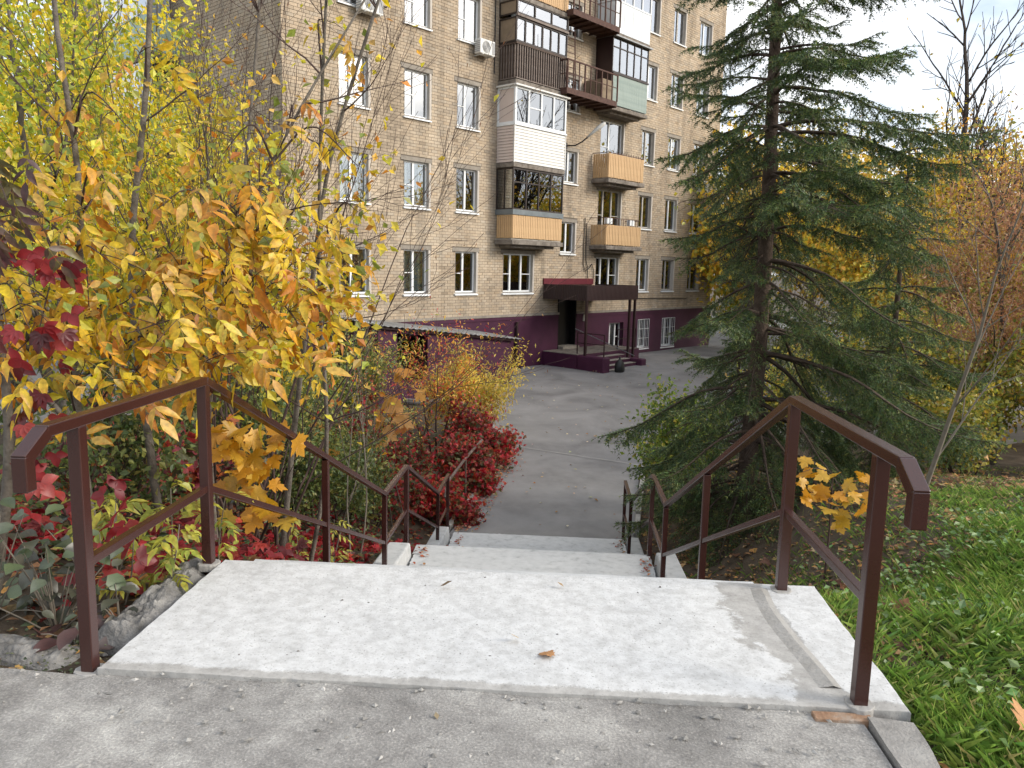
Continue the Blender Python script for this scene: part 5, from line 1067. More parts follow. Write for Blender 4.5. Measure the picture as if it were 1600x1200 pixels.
# pale bare sapling with hanging seed keys, right
bare_shrub(at_ground(3.22, 7.0), 'pale bare sapling with hanging brown seed keys in front of the spruce', 34, 1, 3.4, (.05, 0), 'twig_pale', 'bare_sapling', 3, .024, .55, (5, 3, 3), 420, .1, 'tree')
# ------------------------------------------------------------------ leafy shrubs and trees
def bushy(name, base, label, cat, seed, H_, R_, nleaf, ls, cols, wts=None, stems_=5, mat='twig_brown', tmpl='rh', lean=(0, 0), leafm='leaf', group=None, droop=-.3, flat=1.0, zmin=.12):
    """many-stemmed shrub: branch skeleton with leaves clumped round the twig ends"""
    rng = np.random.default_rng(seed); e = empty(name, base, label, cat, group); tips = []; ps = []
    for k in range(stems_):
        az = rng.random()*6.28; d = nrm(np.array([math.cos(az)*.45*R_/H_*1.6+lean[0], math.sin(az)*.45*R_/H_*1.6+lean[1], 1.0])); q, tp = skel(rng, np.array(base)+np.array([math.cos(az), math.sin(az), 0])*.12*R_, d, H_*.58*rng.uniform(.75, 1.1), .008+.008*H_, 3, [3, 4, 3], .55, .7, .10, (0, 0, .15), .002)
        stemobj(q[:1], 'stem', mat, e, base, 6); ps += q[1:]; tips += tp
    stemobj(ps, 'twigs', mat, e, base, 3, True); TP, TD = tipsarr(tips)
    b = np.array(base); i = rng.integers(0, len(TP), nleaf); P_ = TP[i]+rng.normal(0, ls*1.1+.03, (nleaf, 3)); P_[:, 2] = np.maximum(P_[:, 2], b[2]+zmin*rng.random(nleaf))
    D_ = nrm(rng.normal(size=(nleaf, 3))+np.array([0, 0, droop])); N_ = nrm(rng.normal(size=(nleaf, 3))*.7+np.array([0, -.3, .8])); S_ = rng.uniform(.6, 1.2, nleaf)*ls
    clump = np.sin(P_[:, 0]*5+seed)+np.sin(P_[:, 1]*4.3+seed*2)+np.sin(P_[:, 2]*4.7); C_ = pal(rng, nleaf, cols, wts)*np.exp(.12*clump)[:, None]
    T_, F_ = {'rh': (RH_T, RH_F), 'nl': (NL_T, NL_F), 'mp': (MP_T, MP_F), 'pm': (PM_T, PM_F)}[tmpl]
    a = Acc(); scatter(a, T_, P_, D_, N_, S_, C_, tris=F_); kind(a.build('leaves', leafm, e, base), 'stuff'); return e, TP, TD
GRNB = [(.11, .17, .05), (.17, .23, .06), (.25, .29, .07), (.36, .36, .09), (.52, .45, .10)]
bushy('green_shrub', at_ground(-3.3, 8.6), 'olive green shrub behind the middle of the left railing', 'shrub', 41, 2.1, 1.2, 5200, .06, GRNB, [3, 3, 2, 1.5, 1])
bushy('green_shrub', at_ground(-3.0, 11.5), 'green shrub with fine stems beside the lower left railing', 'shrub', 42, 1.8, 1.2, 6000, .06, GRNB)
bushy('green_shrub', at_ground(-4.6, 13.2), 'dusty green shrub before the left end of the purple shed', 'shrub', 43, 2.6, 1.5, 8000, .065, GRNB)
bushy('green_shrub', at_ground(-4.3, 9.8), 'dense olive shrub deep behind the ash stems', 'shrub', 44, 2.6, 1.4, 7000, .065, GRNB, [2, 3, 3, 2, 1])
bushy('green_shrub', at_ground(-3.5, 15.6), 'yellowish green shrub near the kerb before the shed', 'shrub', 45, 1.5, 1.2, 5000, .065, GRNB, [1, 2, 3, 3, 1])
bushy('green_shrub', at_ground(-5.9, 17.5), 'green shrub in front of the facade corner', 'shrub', 46, 2.9, 1.7, 7500, .08, GRNB)
bushy('maple_shrub', at_ground(-3.2, 6.2), 'low red and olive maple shrub among the ash stems', 'shrub', 47, 1.3, .9, 520, .11, [(.30, .03, .03), (.20, .03, .04), (.10, .11, .04), (.45, .12, .03)], tmpl='mp')
# yellow narrow-leaved shrub at the corner of the path
bushy('willow_shrub', at_ground(-1.65, 19.0), 'bright yellow narrow-leaved shrub at the corner of the yard', 'shrub', 48, 2.2, .9, 6500, .12, [(.88, .62, .07), (.90, .70, .12), (.78, .50, .05), (.60, .52, .08)], tmpl='nl', lean=(.05, -.05))
bushy('willow_shrub', at_ground(-2.5, 17.6), 'thin orange and yellow narrow-leaved shrub before the shed', 'shrub', 49, 3.0, 1.0, 4200, .10, [(.80, .50, .06), (.78, .30, .05), (.50, .03, .03), (.42, .38, .06)], tmpl='nl')
# shrubs overgrown with red creeper along the left kerb
RC = [(.46, .016, .028), (.58, .028, .036), (.28, .014, .02), (.60, .09, .04), (.10, .10, .03), (.32, .13, .045), (.20, .17, .05)]
for i, (x, y, H_, R_, n, lab) in enumerate(((-1.95, 13.6, .95, .75, 1500, 'red creeper mound spilling onto the path right after the stairs'), (-1.55, 15.6, 1.15, .7, 1800, 'tall red creeper bush beside the old handrail'), (-2.55, 14.4, 1.5, .9, 1700, 'dark red creeper over a green bush left of the old handrail'), (-1.55, 17.2, 1.35, .7, 1500, 'red creeper bush at the end of the left kerb'), (-2.7, 12.6, 1.2, .9, 900, 'red creeper tangle behind the lower left railing'), (-3.6, 13.8, 1.9, 1.0, 1100, 'red creeper climbing the shrubs before the purple shed'), (-1.35, 13.25, .55, .5, 1100, 'low crimson creeper spilling over the kerb by the last left post'), (-1.15, 14.9, .75, .5, 1300, 'crimson creeper leaning over the kerb halfway along the path'), (-1.0, 16.6, .95, .5, 1200, 'crimson creeper overhanging the far end of the left kerb'))):
    bushy('creeper_bush', at_ground(x, y), lab, 'creeper', 60+i, H_, R_, int(n*1.15), .07, RC, [3, 3, 2.5, 2, 2.6 if i in (0, 1, 3, 6, 7, 8) else 5, 2.6, 1.6 if i in (0, 1, 3, 6, 7, 8) else 4], tmpl='pm', stems_=6, zmin=.25)
# orange maple saplings ------------------------------------------------
def sapling(base, label, seed, H_, spots, meshes, size, per=4, name='maple_sapling', stem='twig_brown', cat='sapling', spread=.10):
    rng = np.random.default_rng(seed); e = empty(name, base, label, cat); top = np.array(base)+np.array([0, 0, H_]); st = spline([base, np.array(base)*.5+top*.5+rng.normal(0, .04, 3), top], 12); stemobj([(st, np.linspace(.011, .004, 12))], 'stem', stem, e, base, 6); P = []; D = []; tw = []
    for s_ in spots:
        s_ = np.array(s_); c = st[np.argmin(np.linalg.norm(st-s_, axis=1)+.6*np.maximum(0, st[:, 2]-s_[2]+.1))]; cur = spline([c, (c+s_)/2+np.array([0, 0, .05]), s_], 7); tw.append((cur, np.linspace(.005, .002, 7)))
        for k in range(per): P.append(s_+rng.normal(0, spread, 3)); D.append(nrm(rng.normal(size=3)*np.array([.8, .6, .3])+np.array([0, -.35, -.45])))
    stemobj(tw, 'twigs', stem, e, base, 4, True); n = len(P); leaf_objs(e, base, meshes, np.array(P), np.array(D), nrm(rng.normal(size=(n, 3))*.35+np.array([0, -.45, .85])), rng.uniform(.75, 1.2, n)*size, seed=seed); return e
sapling(at_ground(-2.0, 12.0), 'maple sapling with orange leaves above the red creeper', 71, 2.6, [(-2.0, 11.6, -.05), (-1.95, 11.6, -.35), (-2.15, 11.8, -.5), (-2.35, 11.8, -.75), (-2.3, 11.7, -1.0), (-2.0, 11.6, -.75)], MPO, .24, 3)
sapling(at_ground(-2.0, 5.2), 'maple sapling with stacked yellow leaves behind the first slope of the left railing', 72, 1.7, [(-1.82, 5.0, .5), (-1.78, 5.0, .38), (-1.72, 5.0, .26), (-1.85, 5.0, .12), (-1.7, 5.0, .08), (-1.62, 5.0, -.1), (-1.55, 5.05, .3)], MPY, .14, 6, spread=.075)
sapling(at_ground(-3.0, 9.6), 'maple sapling with a few peach coloured leaves', 73, 1.9, [(-2.8, 9.5, -.6), (-2.55, 9.5, -.75), (-3.1, 9.5, -.5), (-2.65, 9.5, -.35)], MPO, .2, 3)
sapling(at_ground(2.5, 6.2), 'small maple with orange yellow leaves inside the right railing', 74, .9, [(2.2, 6.0, .05), (2.3, 6.0, -.02), (2.42, 6.0, -.08), (2.55, 6.0, -.12), (2.65, 6.0, -.1), (2.68, 6.0, -.22), (2.5, 6.0, -.25), (2.35, 6.05, -.12), (2.2, 6.0, -.12)], MPY, .115, 4, spread=.085)
# creeper curtain at the far left edge --------------------------------
CO = at_ground(-2.55, 3.7); cre = empty('virginia_creeper', CO, 'crimson creeper hanging on a stem at the left edge of the picture', 'creeper'); rng = np.random.default_rng(81)
st = spline([CO, (-2.45, 3.75, .6), (-2.5, 3.8, 1.5), (-2.6, 3.9, 2.6)], 20); stemobj([(st, np.linspace(.03, .012, 20))], 'stem', 'bark_grey', cre, CO, 8)
P = []; tw = []
for k in range(24):
    z = rng.uniform(.55, 2.1); q = np.array([np.interp(z, [.4, 1.2, 2.1], [-2.12, -2.22, -2.35])+rng.normal(0, .16), 3.55+rng.normal(0, .12), z]); b = st[np.argmin(abs(st[:, 2]-z-.1))]; tw.append((spline([b, (b+q)/2+np.array([0, 0, .1]), q], 6), np.linspace(.004, .0018, 6)))
    for j in range(3): P.append(q+rng.normal(0, .05, 3)+np.array([0, 0, -.05*j]))
P = np.array(P); n = len(P); D = nrm(rng.normal(size=(n, 3))*.4+np.array([0, -.2, -1])); Nn = nrm(rng.normal(size=(n, 3))*.3+np.array([.2, -1, .35])); stemobj(tw, 'twigs', 'twig_brown', cre, CO, 4, True)
up = P[:, 2] > 1.62
leaf_objs(cre, CO, PM3+PMM, P[~up], D[~up], Nn[~up], rng.uniform(.065, .105, (~up).sum()), seed=5); DUL = [pinnate_mesh(300+i, [(.13, .13, .05), (.16, .10, .07), (.20, .17, .06), (.12, .06, .06)], .16, 5, .085) for i in range(5)]; leaf_objs(cre, CO, DUL, P[up], D[up], Nn[up], rng.uniform(.8, 1.15, up.sum()), seed=6)
# big trees left, behind the ash --------------------------------------
def big_tree(base, label, seed, H_, r, nleaf, ls, cols, wts=None, crown=.35, cat='tree', name='tree', group=None, lean=(0, 0), spread=.75, bark='bark_grey', tmpl='rh', nch=(5, 4, 3), trunkf=.5, depth=3, sides=4, rmin=.004):
    rng = np.random.default_rng(seed); e = empty(name, base, label, cat, group); q, tips = skel(rng, base, nrm(np.array([lean[0], lean[1], 1.0])), H_*trunkf, r, depth, list(nch), .60, spread, .07, (0, 0, .25), rmin, .55)
    stemobj(q[:1], 'trunk', bark, e, base, 9); stemobj(q[1:], 'branches', bark, e, base, sides, True); TP, TD = tipsarr(tips)
    if nleaf:
        i = rng.integers(0, len(TP), nleaf); P_ = TP[i]+rng.normal(0, crown, (nleaf, 3)); cl = np.sin(P_[:, 0]*2.3+seed)+np.sin(P_[:, 1]*2.1)+np.sin(P_[:, 2]*2.7+seed); keep = rng.random(nleaf) < .75+.12*cl; P_ = P_[keep]; cl = cl[keep]; m_ = len(P_)
        T_, F_ = {'rh': (RH_T, RH_F), 'nl': (NL_T, NL_F), 'mp': (MP_T, MP_F)}[tmpl]
        a = Acc(); scatter(a, T_, P_, nrm(rng.normal(size=(m_, 3))+np.array([0, 0, -.6])), nrm(rng.normal(size=(m_, 3))+np.array([0, -.2, .7])), rng.uniform(.65, 1.2, m_)*ls, pal(rng, m_, cols, wts)*np.exp(.1*cl)[:, None], tris=F_); kind(a.build('crown', 'leaf', e, base), 'stuff')
    return e
YG = [(.68, .60, .03), (.50, .52, .035), (.78, .62, .03), (.32, .40, .04), (.82, .58, .04)]
big_tree(at_ground(-5.6, 9.2), 'yellow green maple standing behind the ash at the left', 91, 7.5, .075, 11500, .085, YG, crown=.30, lean=(-.06, 0))
big_tree(at_ground(-7.4, 12.4), 'tall yellow green tree filling the upper left corner', 92, 9.5, .11, 16000, .10, YG, crown=.38, lean=(-.05, 0))
big_tree(at_ground(-9.6, 13.5), 'leafy green tree at the far left behind the creeper', 93, 9.0, .11, 15000, .10, YG, [2, 4, 1, 4, 1], crown=.40)
big_tree(at_ground(-4.4, 7.2), 'slim yellow green maple close behind the red creeper', 94, 6.0, .065, 5200, .075, YG, [2, 3, 1, 4, 1], crown=.25, lean=(-.10, 0))
big_tree(at_ground(-8.0, 17.2), 'yellow tree growing beside the gable wall', 95, 8.0, .11, 8000, .11, YG, [1, 1, 4, 1, 3], crown=.35, lean=(-.1, 0))
big_tree(at_ground(-5.1, 11.2), 'yellow leaved maple before the gable of the block', 161, 6.4, .075, 8000, .085, YG, [2, 1, 4, 1, 4], crown=.30, lean=(-.10, 0), sides=3)
big_tree(at_ground(-7.0, 13.6), 'tall yellow tree screening the gable balconies', 168, 8.8, .08, 11000, .10, YG, [3, 2, 3, 1, 3], crown=.38, lean=(.02, 0), sides=3)
big_tree(at_ground(-6.2, 14.6), 'lime tree with thin yellow crown close to the gable', 162, 7.6, .09, 9000, .095, YG, [3, 2, 3, 1, 3], crown=.34, lean=(-.06, 0), sides=3)
big_tree(at_ground(-3.7, 9.4), 'young yellow maple left of the bare arching shrub', 163, 4.2, .045, 4200, .075, YG, [2, 2, 3, 1, 3], crown=.24, lean=(-.14, 0), sides=3)
bushy('green_shrub', at_ground(-2.75, 4.9), 'dark green shrub right behind the crimson creeper', 'shrub', 164, 1.25, .6, 2600, .06, GRNB, [4, 3, 2, 1, .5])
bushy('green_shrub', at_ground(-2.5, 9.3), 'bright green shrub behind the sloping left handrail', 'shrub', 165, 1.6, .9, 5200, .06, GRNB, [3, 4, 2, 1, .5])
bushy('green_shrub', at_ground(-5.2, 19.3), 'leafy green shrub hiding the left end of the shed', 'shrub', 166, 2.2, 1.4, 6500, .085, GRNB)
bushy('green_shrub', at_ground(-4.1, 11.6), 'tall olive yellow shrub among the saplings', 'shrub', 167, 2.6, 1.1, 6500, .065, GRNB, [1, 2, 3, 3, 3])
for i, (x, y) in enumerate(((-13, 12), (-15, 19), (-19, 14), (-12, 7.5))):
    if i == 0: tl_ = big_tree(at_ground(x, y), 'yellow green tree in the thicket beyond the left edge', 96, 9, .15, 7000, .15, YG, crown=.5, group='thicket at the far left')
    else:
        c = tl_.copy(); COL.objects.link(c); c.location = at_ground(x, y); c.rotation_euler = (0, 0, 1.9*i)
        for ch in tl_.children: d = ch.copy(); COL.objects.link(d); d.parent = c
# right background ------------------------------------------------------
YB = [(.82, .56, .05), (.74, .54, .05), (.55, .48, .06), (.82, .46, .05), (.38, .38, .06)]
def copy_tree(src, loc, rot, sc, label=None):
    c = src.copy(); COL.objects.link(c); c.location = loc; c.rotation_euler = (0, 0, rot); c.scale = (sc, sc, sc)
    if label: c['label'] = label
    for ch in src.children:
        d = ch.copy(); COL.objects.link(d); d.parent = c
    return c
protos = []
for i, (x, y, H_) in enumerate(((9.6, 40, 10), (13.6, 43, 11), (17.5, 47, 11), (22, 44, 11), (11.5, 50, 12), (27, 42, 11), (32, 47, 12), (38, 44, 11), (20, 34, 9), (25, 33, 9), (13.2, 36.5, 8.5), (30, 36, 10), (17, 38, 9.5), (36, 34, 10))):
    b_ = (x, y, float(yard_z(y))-.1)
    if i < 5: protos.append((H_, big_tree(b_, 'golden autumn tree in the row beyond the yard', 110+i, H_, .18, 9000, .30, YB, crown=.70, group='golden trees beyond the yard', nch=(5, 4, 3), sides=3)))
    else: copy_tree(protos[i % 5][1], b_, i*1.7, H_/protos[i % 5][0])
for i, (x, y, H_, lab) in enumerate(((9.9, 26.8, 7.6, 'golden tree just behind the blue car'), (13.4, 29.5, 8.6, 'yellow tree between the tall spruce and the brown tree'), (17.0, 24.5, 8.4, 'orange yellow tree at the far right edge'), (19.5, 29, 9, 'yellow tree beyond the right edge'), (14.0, 20.0, 6.8, 'golden brown tree behind the right thicket'))):
    big_tree(at_ground(x, y), lab, 150+i, H_, .13, 11000, .17, YB if i != 4 else YB+[(.5, .24, .1)]*3, crown=.5, sides=3)
BRN = [(.42, .19, .09), (.50, .24, .11), (.33, .15, .075), (.52, .32, .15), (.52, .42, .10)]
big_tree(at_ground(12.2, 22.5), 'tree hung with rusty brown seed clusters at the right edge', 121, 7.4, .14, 20000, .12, BRN, crown=.42, tmpl='nl', lean=(.03, 0))
big_tree(at_ground(15.5, 26), 'second rusty brown tree at the far right behind the shrubs', 122, 8, .15, 14000, .13, BRN, crown=.45, tmpl='nl')
big_tree(at_ground(9.9, 17.6), 'rusty brown maple leaning in at the right edge', 125, 6.8, .10, 17000, .11, BRN[:4], crown=.42, tmpl='nl', lean=(.05, 0), sides=3)
big_tree((15.6, 31, -2.4), 'tall leafless tree against the bright sky at the right', 123, 19, .28, 260, .2, YB, bark='bark_dark', spread=.62, nch=(7, 5, 4, 3), trunkf=.38, depth=4, sides=3, rmin=.011)
big_tree((9.5, 36, -2.4), 'thin leafless tree behind the tall spruce', 124, 12, .12, 420, .18, YB, bark='bark_dark', spread=.6, nch=(5, 4, 4, 3), trunkf=.4, depth=4, sides=3)
OLB = [(.54, .48, .06), (.68, .52, .06), (.34, .37, .05), (.19, .24, .045), (.56, .33, .07)]
for i, (x, y, H_, R_, n, ls, lab) in enumerate(((6.9, 12.9, 1.5, 1.1, 3600, .09, 'low yellow green shrub at the edge of the grass'), (8.9, 12.9, 1.5, 1.2, 3600, .10, 'shrub with pale yellow leaves at the right edge of the grass'), (7.6, 14.8, 2.9, 1.5, 6500, .10, 'yellow green shrub behind the right handrail end'), (9.8, 15.2, 3.6, 1.6, 7000, .10, 'tall olive shrub at the right edge below the brown tree'), (11.6, 17.5, 4.2, 1.9, 7500, .11, 'dense yellow brown thicket shrub at the far right'), (5.2, 17.2, 2.6, 1.4, 5200, .085, 'dark green shrub behind the spruces'), (8.4, 19.0, 3.8, 1.8, 7000, .11, 'green shrub between the spruces and the brown tree'), (13.4, 15.0, 3.6, 1.8, 5500, .12, 'olive shrub just beyond the right edge'), (10.6, 21.8, 4.4, 2.0, 7000, .12, 'tall golden shrub under the brown tree'), (14.6, 20.5, 5.0, 2.2, 7000, .13, 'high olive thicket at the far right edge'), (10.6, 13.4, 2.2, 1.4, 4500, .11, 'olive yellow bush closing the right end of the grass'))):
    bushy('green_shrub', at_ground(x, y), lab, 'shrub', 130+i, H_, R_, n, ls, OLB, [2, 2, 3, 3, 1] if i not in (8, 9) else [3, 3, 2, 1, 1])
bushy('green_shrub', at_ground(2.65, 13.3), 'green and yellow leafy shrub at the foot of the right railing', 'shrub', 140, 2.0, 1.0, 6500, .085, [(.17, .26, .035), (.27, .35, .04), (.11, .17, .03), (.52, .45, .05)], [3, 3, 2, 1.5])
bushy('green_shrub', (8.6, 31.0, -2.45), 'dark green shrub against the plinth right of the porch', 'shrub', 141, 2.6, 1.4, 3600, .09, [(.14, .18, .04), (.20, .24, .045), (.28, .29, .06)])
bushy('green_shrub', (10.2, 42.6, -2.3), 'yellow green bush at the far end of the facade', 'shrub', 143, 4.8, 2.0, 6000, .17, YG, [2, 2, 2, 3, 1])
bushy('green_shrub', (8.9, 36.2, -2.3), 'loose green bush along the plinth near the far corner', 'shrub', 144, 2.2, 1.2, 3500, .10, GRNB, [2, 3, 3, 2, 1])
bushy('green_shrub', (11.0, 33.5, -2.4), 'olive shrub by the far corner of the building', 'shrub', 142, 3.2, 1.5, 3600, .10, [(.17, .20, .04), (.24, .26, .05), (.38, .36, .07)])
print('spruce tufts', n1, n2, n3)
# ------------------------------------------------------------------ ground cover and litter
rng = np.random.default_rng(301)
def tzv(x, y): return terrain(x, y)
# grass on the right slope
def grass(name, label, n, xr, yr, h0, h1, seed, dens, w=.0034):
    rng = np.random.default_rng(seed); x = rng.uniform(*xr, n); y = yr[0]+(yr[1]-yr[0])*rng.random(n)**1.6; k = rng.random(n) < dens(x, y); x = x[k]; y = y[k]; m_ = len(x); z = tzv(x, y)-.01
    T = [(-.55, 0, 0), (.55, 0, 0), (.30, .55, .12), (0, 1, .45)]; h = rng.uniform(h0, h1, m_)*(.6+.8*vnoise(x*2.2, y*2.2, seed)); az = rng.random(m_)*6.283
    ln = rng.uniform(.15, .9, m_); d = nrm(np.stack([np.cos(az)*ln, np.sin(az)*ln, np.ones(m_)], 1)); Nn = np.stack([np.cos(az), np.sin(az), np.zeros(m_)], 1); P_ = np.stack([x, y, z], 1)
    Xv, Yv, Zv = frames(d, Nn); T = np.array(T); V = P_[:, None]+(w*T[None, :, 0:1])*Xv[:, None]*(1+h[:, None, None]*2)+h[:, None, None]*(T[None, :, 1:2]*Yv[:, None]+T[None, :, 2:3]*Zv[:, None])
    C = pal(rng, m_, [(.15, .27, .04), (.21, .33, .055), (.28, .39, .075), (.10, .18, .04), (.42, .40, .15)], [3, 4, 2, 2, 1.2], .18); off = (np.arange(m_)*4)[:, None, None]; F = np.array([(0, 1, 2), (0, 2, 3)])
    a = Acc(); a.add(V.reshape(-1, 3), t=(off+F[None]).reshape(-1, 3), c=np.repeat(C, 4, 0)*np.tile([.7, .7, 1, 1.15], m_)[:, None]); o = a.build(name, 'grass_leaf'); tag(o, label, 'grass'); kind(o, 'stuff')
def gd(x, y):
    d = sstep((x-1.62)/.25)*np.where(y > 3.3, sstep((x-1.9-.42*(y-3.6))/.7), 1.0); d = np.maximum(d, .24*(x > 1.7)); d = d*(.35+.65*sstep((vnoise(x*1.3, y*1.3, 9)-.10)/.25)); d = np.maximum(d, .3*(x > 1.75)*(y < 7)*vnoise(x*1.1, y*1.1, 19)); return d*np.where((y < 2.7) & (x < 2.3), .25+.75*vnoise(x*4, y*4, 6), 1)*np.where((y > 8.2) & (y < 9.6), .25, 1)
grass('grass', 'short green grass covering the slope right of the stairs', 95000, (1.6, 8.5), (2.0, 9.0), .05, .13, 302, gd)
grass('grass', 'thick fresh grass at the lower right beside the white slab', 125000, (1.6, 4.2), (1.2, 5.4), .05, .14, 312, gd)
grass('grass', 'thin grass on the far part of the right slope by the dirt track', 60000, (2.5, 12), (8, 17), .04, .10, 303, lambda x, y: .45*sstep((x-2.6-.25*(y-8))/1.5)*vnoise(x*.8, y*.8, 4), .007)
# broad-leaved weeds in the grass
def weeds(name, label, x, y, size, cols, seed, hmax, tm=(RH_T, RH_F), mat='leaf_thick', lay=.55, wts=None, cat='weeds'):
    rng = np.random.default_rng(seed); n = len(x); z = tzv(x, y)+hmax*rng.random(n)**1.3; D = nrm(np.stack([rng.normal(size=n), rng.normal(size=n), rng.uniform(-.25, .5, n)], 1)); Nn = nrm(rng.normal(size=(n, 3))*lay+np.array([0, -.15, 1]))
    a = Acc(); scatter(a, tm[0], np.stack([x, y, z], 1), D, Nn, rng.uniform(.55, 1.2, n)*size, pal(rng, n, cols, wts, .16), tris=tm[1]); o = a.build(name, mat); tag(o, label, cat); kind(o, 'stuff'); return o
def clusters(rng, n, nc, xr, yr, sd, ok):
    cx = rng.uniform(*xr, nc); cy = rng.uniform(*yr, nc); i = rng.integers(0, nc, n); x = cx[i]+rng.normal(0, sd, n); y = cy[i]+rng.normal(0, sd, n); k = ok(x, y); return x[k], y[k]
x, y = clusters(rng, 5200, 70, (1.8, 5.5), (2.3, 7.2), .16, lambda x, y: (x > 1.72) & (rng.random(len(x)) < np.clip(gd(x, y)+.15, 0, 1)))
weeds('ground_weeds', 'low broad-leaved weeds mixed into the grass on the right', x, y, .05, [(.10, .21, .045), (.15, .27, .06), (.20, .30, .10), (.25, .35, .12)], 305, .12)
# fallen leaves: right slope, left slope, yard edges
LIT = [(.30, .16, .08), (.22, .11, .055), (.38, .24, .11), (.45, .32, .17), (.16, .085, .05), (.46, .25, .08)]
def litter(name, label, x, y, size, seed, cols=LIT, tm=(RH_T, RH_F), zf=tzv, dz=.012, lay=.25):
    rng = np.random.default_rng(seed); n = len(x); z = zf(x, y)+dz+.015*rng.random(n); D = nrm(np.stack([rng.normal(size=n), rng.normal(size=n), rng.normal(0, .15, n)], 1)); a = Acc(); scatter(a, tm[0], np.stack([x, y, z], 1), D, nrm(rng.normal(size=(n, 3))*lay+UP), rng.uniform(.6, 1.2, n)*size, pal(rng, n, cols, None, .2), tris=tm[1]); o = a.build(name, 'dead_leaf'); tag(o, label, 'fallen leaves'); kind(o, 'stuff')
n = 17000; x = rng.uniform(1.62, 9, n); y = rng.uniform(3.4, 16, n); k = (rng.random(n) < np.where(x < 2.2+.4*(y-3.6), .95, .45)) & (x > 1.66+.15*(y > 11)); litter('fallen_leaves', 'brown fallen leaves covering the ground between stairs and spruce', x[k], y[k], .062, 306)
n = 1500; x = rng.uniform(1.7, 9, n); y = rng.uniform(3.6, 14, n); k = rng.random(n) < .7; litter('fallen_leaves', 'larger maple leaves lying under the spruce', x[k], y[k], .095, 307, tm=(MP_T, MP_F), dz=.02)
n = 9000; x = -1.62-rng.random(n)**1.4*7; y = rng.uniform(3.3, 19, n); litter('fallen_leaves', 'brown and red fallen leaves on the slope left of the stairs', x, y, .085, 308, LIT+[(.28, .04, .03), (.22, .03, .03)])
n = 420; x = rng.uniform(-3, 6, n); y = rng.uniform(13, 34, n); k = y > np.minimum(yard_front(x), 99)-0; k = k | ((x > lx(y)+.1) & (x < rx(y)-.1) & (y < 18)); litter('fallen_leaves', 'single pale leaves scattered over the asphalt yard and path', x[k], y[k], .085, 309, [(.55, .47, .36), (.48, .38, .26), (.40, .22, .08)], zf=lambda x, y: yard_z(y)+.03, dz=.01)
n = 700; t = rng.random(n); y = 12.6+t*5.4; x = lx(y)+.05+np.abs(rng.normal(0, .16, n)); litter('fallen_leaves', 'drift of small reddish leaves along the left kerb of the path', x, y, .06, 310, [(.42, .12, .07), (.50, .25, .12), (.34, .05, .05), (.55, .38, .22)], zf=lambda x, y: yard_z(y)+.02)
n = 90; x = rng.choice([-1.22, 1.38], n)+rng.normal(0, .05, n); y = rng.choice([8.75, 12.1], n)+rng.normal(0, .25, n); k = (y < 9) | (y > 11.5); litter('fallen_leaves', 'dry leaves gathered in the corners of the white landings', x[k], y[k], .06, 311, [(.42, .12, .07), (.50, .25, .12), (.34, .1, .05)], zf=lambda x, y: np.where(y < 10, -1.79, -2.815))
# crimson creeper carpet left of the stairs
def carpet_ok(x, y): return (x < -1.6) & (y > 4.1)
n = 3600; x = -1.62-rng.random(n)**1.2*3.0; y = rng.uniform(4.2, 11.8, n); k = rng.random(n) < .35+.65*sstep((vnoise(x*1.7, y*1.7, 15)-.32)/.2); x = x[k]; y = y[k]
cc = weeds('creeper_carpet', 'crimson creeper carpet on the slope below the left railing', x, y, .10, RC, 312, .22, (PM_T, PM_F), 'leaf', .45, [4, 4, 3, 2, 1.5, 1, 1.2], 'creeper')
NE = at_ground(-2.1, 5.0); near = empty('creeper_patch', NE, 'nearest crimson creeper leaves seen through the left railing', 'creeper'); n = 130; x = -1.6-rng.random(n)*1.3; y = rng.uniform(4.2, 6.6, n); P = np.stack([x, y, tzv(x, y)+.12+.25*rng.random(n)], 1)
leaf_objs(near, NE, PMM+PM3, P, nrm(np.stack([rng.normal(size=n), rng.normal(size=n), rng.uniform(-.5, .1, n)], 1)), nrm(rng.normal(size=(n, 3))*.35+np.array([.1, -.5, .8])), rng.uniform(.055, .10, n), seed=9)
n = 1700; x, y = clusters(rng, n, 30, (-4.2, -1.7), (4.2, 12), .18, lambda x, y: x < -1.62); weeds('ground_weeds', 'green leaves among the red creeper left of the stairs', x, y, .075, [(.08, .12, .04), (.13, .17, .06), (.22, .26, .08), (.07, .09, .06)], 313, .30)
# yellow-green ash seedlings between the first two posts, and others
def seedling(base, label, seed, H_, n, meshes=PING, size=.9, name='ash_seedling'):
    rng = np.random.default_rng(seed); e = empty(name, base, label, 'seedling'); top = np.array(base)+np.array([rng.normal(0, .06), rng.normal(0, .06), H_]); st = spline([base, (np.array(base)+top)/2+rng.normal(0, .02, 3), top], 8); stemobj([(st, np.linspace(.006, .0025, 8))], 'stem', 'twig_pale', e, base, 5)
    t = rng.uniform(.35, 1, n)*7; i = np.minimum(t.astype(int), 6); P_ = st[i]+(st[i+1]-st[i])*(t-i)[:, None]; az = rng.random(n)*6.283; D_ = nrm(np.stack([np.cos(az), np.sin(az)-.25, rng.uniform(-.15, .5, n)], 1)); leaf_objs(e, base, meshes, P_, D_, nrm(rng.normal(size=(n, 3))*.25+np.array([0, -.35, 1])), rng.uniform(.75, 1.2, n)*size, seed=seed)
